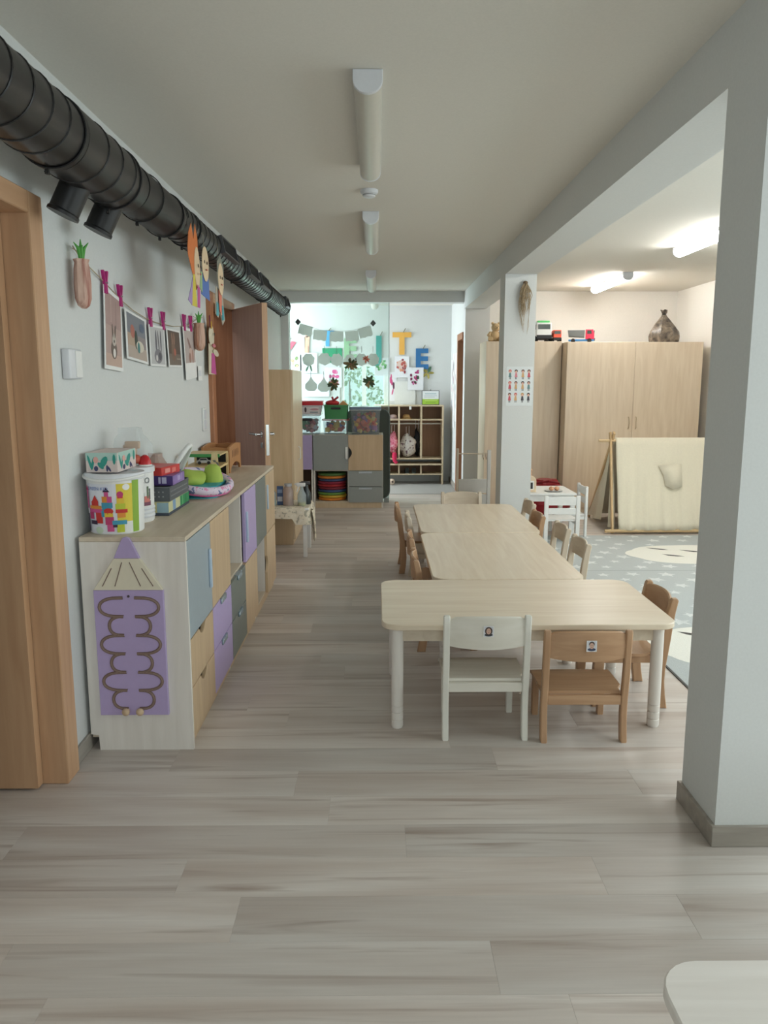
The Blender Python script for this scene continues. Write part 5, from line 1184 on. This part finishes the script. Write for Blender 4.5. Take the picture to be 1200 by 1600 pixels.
# ------------------------------------------------------------------ cloakroom lockers
LW = wood((206, 184, 152), (220, 200, 170), 'Z'); LD = wood((150, 112, 84), (166, 126, 96), 'Z')
lk = thing('cloakroom_locker', 'open wooden cloakroom lockers with a bench against the far hall wall', 'locker', (0, 0, 0))
LX = [-0.02, 0.315, 0.625, 0.925]; y0, y1 = 10.94, 11.27
for x in LX: part('upright', LW, lk, (x-0.011, x+0.011, y0, y1, 0.35 if x not in (LX[0], LX[-1]) else 0.0, 1.085))
part('top', LW, lk, (LX[0]-0.011, LX[-1]+0.011, y0, y1, 1.0855, 1.103))
for i in range(3):
    a, b_ = LX[i]+0.0115, LX[i+1]-0.0115
    part('hat_shelf', LW, lk, (a, b_, y0, y1-0.01, 0.895, 0.911)); part('floor_shelf', LW, lk, (a, b_, y0, y1-0.01, 0.352, 0.368))
    bm = BM(); tube(bm, [(a, y0+0.12, 0.845), (b_, y0+0.12, 0.845)], 0.010, 10); fin('rail', bm, plain((210, 208, 200), 0.3), lk)
    part('back_panel', LD, lk, (a, b_, y1-0.0095, y1, 0.352, 1.085))
part('bench_seat', LW, lk, (LX[0]+0.0115, LX[-1]-0.0115, y0-0.03, y1, 0.272, 0.292), bev=0.002); part('shoe_shelf', LW, lk, (LX[0]+0.0115, LX[-1]-0.0115, y0, y1, 0.135, 0.15))
part('shoe_back', LD, lk, (LX[0]+0.0115, LX[-1]-0.0115, y1-0.0095, y1, 0.1505, 0.2715))
for x in LX[1:3]: part('shoe_divider', LW, lk, (x-0.009, x+0.009, y0, y1-0.01, 0.1505, 0.2715))
part('number_tag', WHITE, lk, (0.455, 0.485, y0-0.004, y0-0.0005, 1.045, 1.09))
def softbag(name, lab, cat, x, z, w, h, mat, seed, y=11.08):
    t = thing(name, lab, cat, (x, y, z)); rn = random.Random(seed); bm = BM(); ball(bm, (0, 0, h*0.5), 0.5, w, 0.18, h, 3)
    for v in bm.verts:
        k = v.co.z/h; f = 1.0 if k < 0.7 else 1-0.6*(k-0.7)/0.3
        v.co.x = v.co.x*f+0.012*math.sin(v.co.z*40+seed)+rn.uniform(-.004, .004); v.co.y = v.co.y*f+0.01*math.sin(v.co.x*50+seed); v.co.z = max(0.0, v.co.z)
    fin('bag_body', bm, mat, t, ang=60)
    bm = BM(); tube(bm, [(-0.02, 0, h*0.93), (-0.02, 0, h*1.25), (0.02, 0, h*1.27), (0.02, 0, h*0.93)], 0.004, 6); fin('drawstring', bm, plain((214, 200, 200), 0.8), t)
    return t
softbag('cloth_bag', 'pink cloth bag hanging in the left locker', 'bag', 0.235, 0.42, 0.15, 0.32, spotted((222, 130, 150), (190, 70, 100), (236, 190, 200)), 2)
softbag('cloth_bag', 'white bag with dark pattern in the middle locker', 'bag', 0.44, 0.372, 0.24, 0.34, spotted((222, 212, 206), (110, 76, 90), (230, 224, 220)), 5)
softbag('cloth_bag', 'dark jacket bundle beside the white patterned bag', 'clothes', 0.575, 0.372, 0.09, 0.42, plain((26, 24, 28), 0.9), 8, 11.14)
rs = thing('pink_sleeve', 'crimson sleeve hanging over the locker floor on the left', 'clothes', (0.255, 10.93, 0.296))
bm = BM(); tube(bm, [(0, 0.03, 0.14), (-0.005, 0.0, 0.10), (0.0, -0.012, 0.04), (0.03, -0.012, 0.005)], [0.03, 0.034, 0.028, 0.022], 10); fin('sleeve', bm, plain((200, 40, 80), 0.9), rs)
def hat(lab, x, col):
    t = thing('sun_hat', lab, 'hat', (x, 11.06, 0.9115)); bm = BM(); lathe(bm, [(0.085, 0.0), (0.088, 0.004), (0.055, 0.012), (0.05, 0.045), (0.035, 0.06), (0.008, 0.064)], 18); fin('hat_body', bm, plain(col, 0.9), t)
    bm = BM(); lathe(bm, [(0.0555, 0.013), (0.0535, 0.022)], 18, caps=False); fin('band', bm, plain(tuple(int(c*0.8) for c in col), 0.9), t)
hat('pale pink hat on the left locker shelf', 0.235, (206, 180, 176)); hat('tan hat on the middle locker shelf', 0.42, (206, 166, 110))
for x, l in ((0.43, 'dark shoe at the left in the bench compartment'), (0.53, 'dark shoe at the right in the bench compartment')):
    t = thing('child_shoe', l, 'shoe', (x, 11.05, 0.1505), 0, 'shoes under the bench'); bm = BM(); prism(bm, [(-0.06, 0.012), (0.07, 0.012), (0.075, 0.03), (0.03, 0.045), (-0.01, 0.075), (-0.06, 0.075)], 'yz', -0.028, 0.028, bev=0.008); fin('upper', bm, plain((40, 46, 44), 0.7), t); part('sole', plain((90, 100, 96), 0.7), t, (-0.03, 0.03, -0.065, 0.078, 0, 0.0115), bev=0.003)
t = thing('toy_ball', 'small beige ball with a dark patch on the hall floor', 'ball', (0.215, 10.88, 0.0)); bm = BM(); ball(bm, (0, 0, 0.045), 0.045); fin('ball_body', bm, plain((206, 184, 164), 0.7), t); bm = BM(); ball(bm, (0.005, -0.035, 0.05), 0.018, 1, 0.7, 1, 1); fin('ball_patch', bm, plain((80, 60, 54), 0.7), t)
ct = thing('framed_certificate', 'framed certificate with a lime green foot leaning on the lockers', 'frame', (0.765, 11.16, 1.1035)); ct.rotation_euler = (math.radians(-6), 0, 0)
part('frame', plain((60, 60, 62), 0.5), ct, (-0.125, 0.125, 0.0, 0.012, 0, 0.20), bev=0.002)
printed('certificate_print', [(rect(-0.116, 0.116, 0.008, 0.192), (232, 236, 238)), (rect(-0.116, 0.116, 0.008, 0.08), (164, 204, 70)), (rect(-0.07, 0.07, 0.03, 0.036), (120, 160, 60)), (rect(-0.08, 0.08, 0.15, 0.16), (150, 180, 190)), (rect(-0.09, 0.09, 0.125, 0.132), (180, 196, 200)), (rect(-0.09, 0.06, 0.105, 0.112), (180, 196, 200)), (rect(-0.08, 0.09, 0.058, 0.064), (214, 230, 150))], ct, (0, -0.0008, 0), step=0.0003)
part('hook', STEEL, ct, (-0.01, 0.01, 0.004, 0.010, 0.20, 0.215))
# window garden
def shrub(lab, x, y, r, h, cols, seed):
    t = thing('garden_shrub', lab, 'shrub', (x, y, -0.3), 0, 'shrubs outside the hall window'); rn = random.Random(seed)
    bm = BM(); tube(bm, [(0, 0, 0), (0.03, 0, h*0.5), (0, 0, h*0.9)], [0.05, 0.035, 0.01], 7); fin('stem', bm, plain((96, 78, 60), 0.9), t)
    for c in cols:
        bm = BM()
        for i in range(420):
            a, b_ = rn.uniform(0, 2*PI), rn.uniform(-1, 1); q = rn.uniform(.5, 1)**.5*r; s_ = math.sqrt(1-b_*b_)
            p = Vector((q*s_*math.cos(a), q*s_*math.sin(a), h*0.62+q*b_*h*0.45/r)); n1 = Vector((rn.uniform(-1, 1), rn.uniform(-1, 1), rn.uniform(-1, 1))).normalized(); n2 = n1.orthogonal().normalized(); k = rn.uniform(.03, .06)
            bm.faces.new([bm.verts.new(p-n1*k), bm.verts.new(p+n2*k*.5), bm.verts.new(p+n1*k), bm.verts.new(p-n2*k*.5)])
        o = fin('foliage', bm, plain(c, 0.6), t, smooth=False); o['kind'] = 'stuff'
shrub('green shrub outside the hall window, on the left', -0.45, 13.2, 0.6, 2.0, [(96, 140, 80), (150, 180, 120)], 1)
shrub('green shrub outside the hall window, on the right', 0.95, 14.6, 0.55, 2.2, [(110, 150, 90), (170, 190, 140)], 2)
b = BM(); box(b, -6, 6, 11.7, 22, -0.45, -0.3); struct('floor_garden', b, plain((120, 140, 96), 0.95), 'grass outside the hall window')

# ================================================================== PLAY ROOM
def wardrobe(lab, x0, x1, y0, y1, h, split):
    t = thing('wardrobe', lab, 'wardrobe', (0, 0, 0), 0, 'beech wardrobes')
    part('carcass', WARD, t, (x0, x1, y0+0.02, y1, 0.0, h), bev=0.001)
    ds = [x0]+split+[x1]
    for i in range(len(ds)-1):
        d = part('door', WARD, t, (ds[i]+0.0015, ds[i+1]-0.0015, y0, y0+0.0195, 0.06, h-0.002), bev=0.001)
        s = 1 if i % 2 == 0 else -1; hx = ds[i+1]-0.04 if s > 0 else ds[i]+0.04
        bm = BM(); tube(bm, [(hx, y0, 0.92), (hx, y0-0.022, 0.935), (hx+s*0.004, y0-0.026, 0.985), (hx, y0-0.022, 1.035), (hx, y0, 1.05)], 0.005, 7); fin('handle', bm, plain((190, 170, 140), 0.4), d)
    return t
wardrobe('beech wardrobe behind the slim pillar, carrying the teddy and trucks', 1.20, 2.028, 8.72, 9.25, 1.86, [1.614])
wardrobe('wide two-door beech wardrobe behind the play tent', 2.035, 3.49, 8.50, 9.10, 1.842, [2.765])
# teddy
td = thing('teddy_bear', 'sitting beige teddy bear on the left wardrobe', 'teddy bear', (1.315, 8.90, 1.8605))
TF = plain((206, 178, 136), 0.95, bump=0.6, scale=90)
bm = BM(); ball(bm, (0, 0, 0.062), 0.062, 1, 0.9, 1.0, 3); fin('body', bm, TF, td)
bm = BM(); ball(bm, (0.01, -0.01, 0.155), 0.05, 1, 0.95, 0.95, 3); ball(bm, (-0.025, 0, 0.2), 0.017); ball(bm, (0.045, 0, 0.198), 0.017); ball(bm, (0.018, -0.052, 0.145), 0.02, 1, 0.8, 0.8); hd_ = fin('head', bm, TF, td)
bm = BM()
for x in (0.0, 0.03): ball(bm, (x, -0.056, 0.168), 0.005, sub=1)
ball(bm, (0.018, -0.07, 0.15), 0.006, sub=1); fin('eye_and_nose', bm, BLACK, hd_)
for s in (-1, 1):
    bm = BM(); tube(bm, [(s*0.04, -0.02, 0.028), (s*0.06, -0.08, 0.025), (s*0.065, -0.105, 0.032)], [0.028, 0.026, 0.024], 10); fin('leg', bm, TF, td)
    bm = BM(); tube(bm, [(s*0.045, -0.01, 0.10), (s*0.07, -0.03, 0.07), (s*0.06, -0.055, 0.05)], [0.02, 0.019, 0.016], 10); fin('arm', bm, TF, td)
st_ = thing('stacking_toy', 'red, yellow and black stacked toy beside the teddy bear', 'toy', (1.455, 8.87, 1.8605))
for z0, z1, r0, r1, c in ((0, 0.035, 0.05, 0.048, (40, 36, 36)), (0.0355, 0.085, 0.045, 0.04, (222, 186, 60)), (0.0855, 0.125, 0.036, 0.03, (206, 60, 50)), (0.1255, 0.165, 0.026, 0.006, (40, 34, 36))):
    bm = BM(); lathe(bm, [(r0*0.95, z0), (r0, z0+0.004), (r1, z1-0.003), (r1*0.9, z1)], 18); fin('stack_ring', bm, plain(c, 0.4), st_)
def truck(lab, loc, rz, L, H, Wd, cabc, bedc, chas, kind):
    t = thing('toy_truck', lab, 'toy truck', loc, rz, 'toy trucks on the wardrobes')
    wr = H*0.14
    part('chassis', plain(chas, 0.4), t, (-L/2, L/2, -Wd/2*0.9, Wd/2*0.9, wr*0.8, wr*1.6), bev=0.003)
    bm = BM(); prism(bm, [(L*0.16, wr*1.62), (L*0.5, wr*1.62), (L*0.5, H*0.55), (L*0.45, H*0.9), (L*0.16, H*0.9)], 'xz', -Wd/2, Wd/2, bev=0.005); cb_ = fin('cab', bm, plain(cabc, 0.35), t)
    bm = BM(); prism(bm, [(L*0.22, H*0.58), (L*0.40, H*0.58), (L*0.38, H*0.82), (L*0.22, H*0.82)], 'xz', -Wd/2-0.001, Wd/2+0.001); box(bm, L*0.475, L*0.503, -Wd*0.4, Wd*0.4, H*0.58, H*0.82); fin('windscreen', bm, plain((60, 72, 66), 0.15), cb_)
    if kind == 'dump':
        bm = BM(); prism(bm, [(-L*0.5, H*0.42), (L*0.12, H*0.36), (L*0.13, H*0.86), (-L*0.54, H*0.86)], 'xz', -Wd/2, Wd/2, bev=0.004); fin('tipper_bed', bm, plain(bedc, 0.5), t)
    else:
        bm = BM(); box(bm, -L*0.5, L*0.13, -Wd/2, Wd/2, wr*1.65, H*0.98, bev=0.008); fin('box_body', bm, plain(bedc, 0.4), t)
        part('roof_light', plain((90, 200, 110), 0.4), t, (L*0.2, L*0.4, -Wd*0.4, Wd*0.4, H*0.905, H*1.0), bev=0.004)
    part('bumper', plain((30, 30, 32), 0.5), t, (L*0.505, L*0.53, -Wd/2, Wd/2, wr*0.9, wr*2.2), bev=0.003)
    for sx in (-0.32, 0.32):
        for sy in (-1, 1): bm = BM(); tube(bm, [(sx*L, sy*Wd*0.36, wr), (sx*L, sy*Wd*0.56, wr)], wr, 16); fin('wheel', bm, BLACK, t)
    return t
truck('white toy truck with a green roof light on the left wardrobe', (1.84, 8.93, 1.8605), -PI/2, 0.30, 0.225, 0.165, (232, 234, 232), (222, 226, 222), (40, 40, 42), 'box')
truck('orange-red toy truck at the right end of the left wardrobe', (1.982, 8.84, 1.8605), -PI/2+0.02, 0.16, 0.135, 0.088, (226, 84, 54), (214, 76, 50), (44, 40, 40), 'dump')
truck('red and blue toy dump truck with a grey bed on the wide wardrobe', (2.235, 8.72, 1.8425), -0.25, 0.27, 0.155, 0.13, (214, 50, 80), (112, 116, 116), (66, 140, 206), 'dump')
def marble():
    m, n, l, p = new_mat('crumpled_bin_bag'); tc = n.new('ShaderNodeTexCoord'); nz = n.new('ShaderNodeTexNoise'); nz.inputs['Scale'].default_value = 12; nz.inputs['Detail'].default_value = 6; nz.inputs['Distortion'].default_value = 1.5
    l.new(tc.outputs['Object'], nz.inputs['Vector']); r = n.new('ShaderNodeValToRGB'); e = r.color_ramp.elements; e[0].position = 0.35; e[0].color = lin((48, 42, 38)); e[1].position = 0.65; e[1].color = lin((130, 118, 104)); l.new(nz.outputs[0], r.inputs[0]); l.new(r.outputs[0], p.inputs['Base Color']); p.inputs['Roughness'].default_value = 0.35
    return m
bg = thing('plastic_sack', 'tied grey-black plastic sack on the wide wardrobe', 'sack', (3.155, 8.75, 1.8425))
bm = BM(); prev = None; rn = random.Random(4)
for k, q in ((0, 0.92), (0.06, 1.0), (0.2, 1.02), (0.35, 0.96), (0.48, 0.8), (0.6, 0.6), (0.72, 0.38), (0.82, 0.2), (0.89, 0.12), (0.95, 0.2), (1.0, 0.24)):
    cur = [bm.verts.new((0.155*q*(1+0.06*math.sin(9*a_+1)+0.05*math.sin(5*a_+6*k)+rn.uniform(-.03, .03))*math.cos(a_)-0.02*k, 0.12*q*(1+0.06*math.sin(9*a_+1)+rn.uniform(-.03, .03))*math.sin(a_), 0.345*k+0.012*(k > 0.9)*math.sin(3*a_))) for a_ in [2*PI*i/30 for i in range(30)]]
    if prev: bridge(bm, prev, cur)
    else: bm.faces.new(list(reversed(cur)))
    prev = cur
bm.faces.new(prev); fin('bag_film', bm, marble(), bg, ang=30)
bm = BM(); lathe(bm, [(0.020, 0.300), (0.025, 0.307), (0.020, 0.314)], 12, (-0.018, 0, 0)); fin('tie', bm, BLACK, bg)
# tent
tn = thing('play_tent', 'cream canvas A-frame play tent with wooden poles on the rug edge', 'tent', (0, 0, 0))
TP = wood((206, 172, 124), (220, 188, 142), 'Z'); TPX = wood((206, 176, 130), (222, 194, 150), 'X')
ZR, YR = 0.885, 7.50
for X_ in (2.245, 3.22):
    for yf, nm in ((7.30, 0.0), (8.22, 0.02)):
        yt = YR+(YR-yf)*0.07; bm = BM(); box(bm, X_-0.014+nm, X_+0.006+nm, -0.018, 0.018, 0.0, math.hypot(YR-yf, ZR)*1.07, bev=0.003)
        ang = math.atan2(YR-yf, ZR)
        for v in bm.verts:
            y_, z_ = v.co.y, v.co.z; v.co.y = yf+y_*math.cos(ang)+z_*math.sin(ang); v.co.z = max(0.0, z_*math.cos(ang)-y_*math.sin(ang))
        fin('pole', bm, TP, tn)
bm = BM(); tube(bm, [(2.13, YR, ZR-0.018), (3.34, YR, ZR-0.018)], 0.014, 10); fin('ridge_pole', bm, TPX, tn)
bm = BM(); tube(bm, [(2.16, 7.268, 0.03), (3.30, 7.268, 0.03)], 0.016, 10); fin('base_rod', bm, TPX, tn)
CANV = plain((236, 228, 206), 0.95, bump=0.25, scale=60, name='cream_canvas')
def canvas(yb, x0, x1, name, sg):
    bm = BM(); nx, nz = 40, 12; g = []
    for j in range(nz+1):
        for i in range(nx+1):
            u, k = i/nx, j/nz; y = YR+(yb-YR)*k; z = ZR-0.002+(0.03-ZR)*k
            wv = 0.010*math.sin(u*31+1.3)*k+0.007*math.sin(u*67+k*3)*k+0.006*math.sin(k*9+u*5)
            sag = 0.02*math.sin(PI*k)
            g.append(bm.verts.new((x0+(x1-x0)*u, y+sg*(wv-0.012-0.0)+sg*(-sag)*-1*0.3, z+0.012)))
    for j in range(nz):
        for i in range(nx): bm.faces.new((g[j*(nx+1)+i], g[j*(nx+1)+i+1], g[(j+1)*(nx+1)+i+1], g[(j+1)*(nx+1)+i]))
    o = fin(name, bm, CANV, tn, ang=80); md = o.modifiers.new('thickness', 'SOLIDIFY'); md.thickness = 0.002
    return o
fc = canvas(7.268, 2.29, 3.17, 'canvas_front', 1); canvas(8.22, 2.29, 3.17, 'canvas_back', -1)
for yb, sg in ((7.34, -1), (8.14, 1)):
    bm = BM(); prev = None
    for j in range(11):
        k = j/10; cur = []
        for i in range(6):
            u = i/5; y = YR+(yb-YR)*k*(0.82+0.18*u); cur.append(bm.verts.new((2.262+0.03*math.sin(i*1.7+k*2)*k, y-(0.0 if i else 0)*sg+sg*0.02*u-sg*0.16*k*(1-u), ZR-0.02-0.83*k)))
        if prev:
            for i in range(5): bm.faces.new((prev[i], prev[i+1], cur[i+1], cur[i]))
        prev = cur
    fin('side_curtain', bm, CANV, tn, ang=80)
bm = BM(); pts = [(0, 0), (0.22, 0.01), (0.22, -0.20), (0.13, -0.225), (0.06, -0.19), (0.045, -0.09)]
def onc(u, k): 
    y = YR+(7.268-YR)*k; return (u, y-0.03, ZR+0.01+(0.03-ZR)*k)
vs = [bm.verts.new(onc(2.68+u, 0.30-v*1.15)) for u, v in pts]; bm.faces.new(vs); pk_ = fin('pocket', bm, CANV, tn)
md = pk_.modifiers.new('thickness', 'SOLIDIFY'); md.thickness = 0.004
# white play table and chairs
wt = thing('play_table', 'small white play table right of the slim pillar', 'table', (1.60, 7.40, 0.0045))
part('tabletop', WHITE, wt, (-0.245, 0.245, -0.27, 0.27, 0.385, 0.405), bev=0.003)
part('apron', WHITE, wt, (-0.215, 0.215, -0.24, -0.222, 0.325, 0.3845), (-0.215, 0.215, 0.222, 0.24, 0.325, 0.3845), (-0.235, -0.2155, -0.22, 0.22, 0.325, 0.3845), (0.2155, 0.235, -0.22, 0.22, 0.325, 0.3845))
for sx in (-1, 1):
    for sy in (-1, 1): part('leg', WHITE, wt, (sx*0.215-0.02, sx*0.215+0.02, sy*0.235-0.02, sy*0.235+0.02, 0, 0.3245), bev=0.002)
def white_chair(lab, x, y, rz, ht):
    t = thing('play_chair', lab, 'chair', (x, y, 0.0045), rz, 'white slatted chairs'); w, d_ = 0.14, 0.13
    for s in (-1, 1):
        part('leg', WHITE, t, (s*w-0.018, s*w+0.018, -d_-0.012, -d_+0.012, 0, ht), bev=0.004); part('leg', WHITE, t, (s*w-0.014, s*w+0.014, d_-0.012, d_+0.012, 0, 0.2), bev=0.003)
        part('side_rail', WHITE, t, (s*w-0.008, s*w+0.008, -d_+0.0125, d_-0.0125, 0.165, 0.195))
    part('seat', WHITE, t, (-w-0.01, w+0.01, -d_+0.0125, d_+0.02, 0.2005, 0.215), bev=0.002)
    for z0, z1 in ((ht-0.085, ht-0.01), (ht-0.165, ht-0.11)): part('back_slat', WHITE, t, (-w+0.0185, w-0.0185, -d_-0.008, -d_+0.004, z0, z1), bev=0.003)
white_chair('white slatted child chair with its back to the row of tables', 1.635, 6.93, 0.0, 0.43)
white_chair('white slatted child chair at the tent side of the play table', 1.80, 7.255, PI/2, 0.47)
dp_ = thing('wooden_dispenser', 'wooden toy house with an arched top and dark slot on the play table', 'toy', (1.43, 7.25, 0.41))
bm = BM(); prism(bm, [(-0.055, 0), (0.055, 0), (0.055, 0.10)]+[(0.055*math.cos(a), 0.10+0.05*math.sin(a)) for a in [PI*i/10 for i in range(1, 10)]]+[(-0.055, 0.10)], 'xz', -0.04, 0.04, bev=0.003); fin('body', bm, wood((220, 198, 166), (232, 212, 182), 'Z'), dp_)
part('slot', BLACK, dp_, (-0.018, 0.022, -0.0412, -0.0402, 0.03, 0.09)); part('plaque', WHITE, dp_, (-0.03, 0.034, -0.0408, -0.0400, 0.025, 0.105)); bm = BM(); lathe(bm, [(0.014, 0.15), (0.018, 0.16), (0.016, 0.19), (0.022, 0.20), (0.010, 0.22)], 14); fin('knob', bm, wood((206, 160, 120), (220, 176, 136), 'Z'), dp_)
pl = thing('toy_plate', 'white toy plate on the play table', 'plate', (1.66, 7.27, 0.41)); bm = BM(); lathe(bm, [(0.05, 0), (0.085, 0.008), (0.088, 0.012), (0.05, 0.006), (0.01, 0.005)], 24); fin('plate_body', bm, plain((214, 214, 212), 0.3), pl)
for dx, l in ((-0.022, 'left wooden toy egg on the toy plate'), (0.028, 'right wooden toy egg on the toy plate')):
    t = thing('toy_egg', l, 'toy food', (1.66+dx, 7.26, 0.4155), 0, 'toy eggs'); bm = BM(); ball(bm, (0, 0, 0.022), 0.023, 1.05, 1, 0.95); fin('egg', bm, wood((206, 150, 112), (220, 166, 130), 'X'), t); bm = BM(); ball(bm, (0.006, -0.012, 0.034), 0.012, 1, 1, 0.8, 1); fin('egg_top', bm, plain((226, 190, 160), 0.6), t)
rbag = crumple_bag('red_bag', 'glossy red bag on the floor between the wardrobes and the play table', 'bag', (1.80, 8.27, 0.0), 0.26, 0.2, 0.40, plain((150, 24, 36), 0.3), 31, 0.6, False, 0.06, 26, 10)
bm = BM(); tube(bm, [(-0.12, -0.1, 0.37), (0, -0.16, 0.40), (0.12, -0.1, 0.37)], 0.012, 8); fin('bag_handle', bm, plain((120, 16, 28), 0.4), rbag)
# doll clothes rack
rk = thing('doll_rack', 'pale grey doll clothes rack with a low board, left of the slim pillar', 'rack', (0.90, 7.24, 0))
RG = plain((206, 204, 198), 0.5); RW = wood((206, 190, 168), (216, 202, 182), 'Z')
part('post', RW, rk, (-0.16, -0.138, -0.012, 0.012, 0.0, 0.815), bev=0.003); part('post', RG, rk, (0.128, 0.16, -0.016, 0.016, 0.0, 0.80), bev=0.003)
part('board', RG, rk, (-0.1375, 0.1275, -0.012, 0.006, 0.40, 0.53), bev=0.003); part('lower_board', RG, rk, (-0.1375, 0.1275, -0.012, 0.006, 0.12, 0.385), bev=0.003)
bm = BM(); tube(bm, [(-0.138, 0, 0.765), (0.128, 0, 0.765)], 0.005, 8); fin('rail', bm, RW, rk)
for x in (0.085, 0.112): bm = BM(); tube(bm, [(x, 0, 0.772), (x, 0, 0.74), (x+0.006, -0.012, 0.715), (x+0.002, -0.02, 0.72)], 0.003, 6); fin('hook', bm, plain((120, 90, 66), 0.6), rk)
part('foot', RG, rk, (-0.165, -0.133, -0.09, 0.09, 0.0, 0.02), (0.126, 0.162, -0.09, 0.09, 0.0, 0.02), bev=0.003)
# slim pillar: poster and roots
ps = thing('children_poster', 'white poster of small child figures on the slim pillar', 'poster', (1.18, 6.549, 1.385))
bm = BM(); box(bm, -0.108, 0.108, -0.0012, 0, -0.16, 0.16); fin('paper', bm, plain((226, 230, 230), 0.5), ps)
rn = random.Random(5)
for r_ in range(3):
    for c in range(4):
        x = -0.078+c*0.05+(0.006 if c > 1 else 0); z = 0.11-r_*0.095; skin = (222, 176, 156); cl = rn.choice([(206, 90, 100), (70, 66, 74), (222, 140, 150), (214, 170, 120), (110, 140, 140)]); hr = rn.choice([(40, 34, 34), (90, 50, 40), (206, 90, 90), (190, 150, 90)])
        printed('figure_print', [([(x-0.012, z-0.035), (x+0.012, z-0.035), (x+0.007, z+0.0), (x-0.007, z+0.0)], cl), (rect(x-0.007, x-0.002, z-0.052, z-0.035), (80, 76, 80)), (rect(x+0.002, x+0.007, z-0.052, z-0.035), (80, 76, 80)), (ell(x, z+0.014, 0.0135, 0.0135, 10), hr), (ell(x, z+0.009, 0.010, 0.010, 10), skin)], ps, (0, -0.0015, 0), step=0.00006)
ro = thing('dried_roots', 'bundle of dried straw-coloured roots hanging on the slim pillar', 'dried roots', (1.205, 6.535, 2.215))
bm = BM(); rn = random.Random(12)
for i in range(60):
    L = rn.uniform(0.12, 0.28) if i > 8 else rn.uniform(0.3, 0.42); a = rn.uniform(-0.05, 0.05); q = [(rn.uniform(-.008, .008), rn.uniform(-.008, 0.004), 0)]
    sp = rn.uniform(-.07, .07)
    for j in range(1, 7):
        k = j/6; q.append((q[0][0]+sp*math.sin(k*2.2)*(1.2-k*0.7)+rn.uniform(-.006, .006), min(0.012, -0.012+rn.uniform(-.012, .012)), -L*k))
    tube(bm, q, [0.0022]*3+[0.0016]*3+[0.0008], 4)
o = fin('root_strands', bm, plain((172, 152, 122), 0.9), ro); o['kind'] = 'stuff'
bm = BM(); ball(bm, (0, -0.004, -0.004), 0.02, 1, 0.7, 0.8); fin('root_crown', bm, plain((110, 90, 66), 0.9), ro)
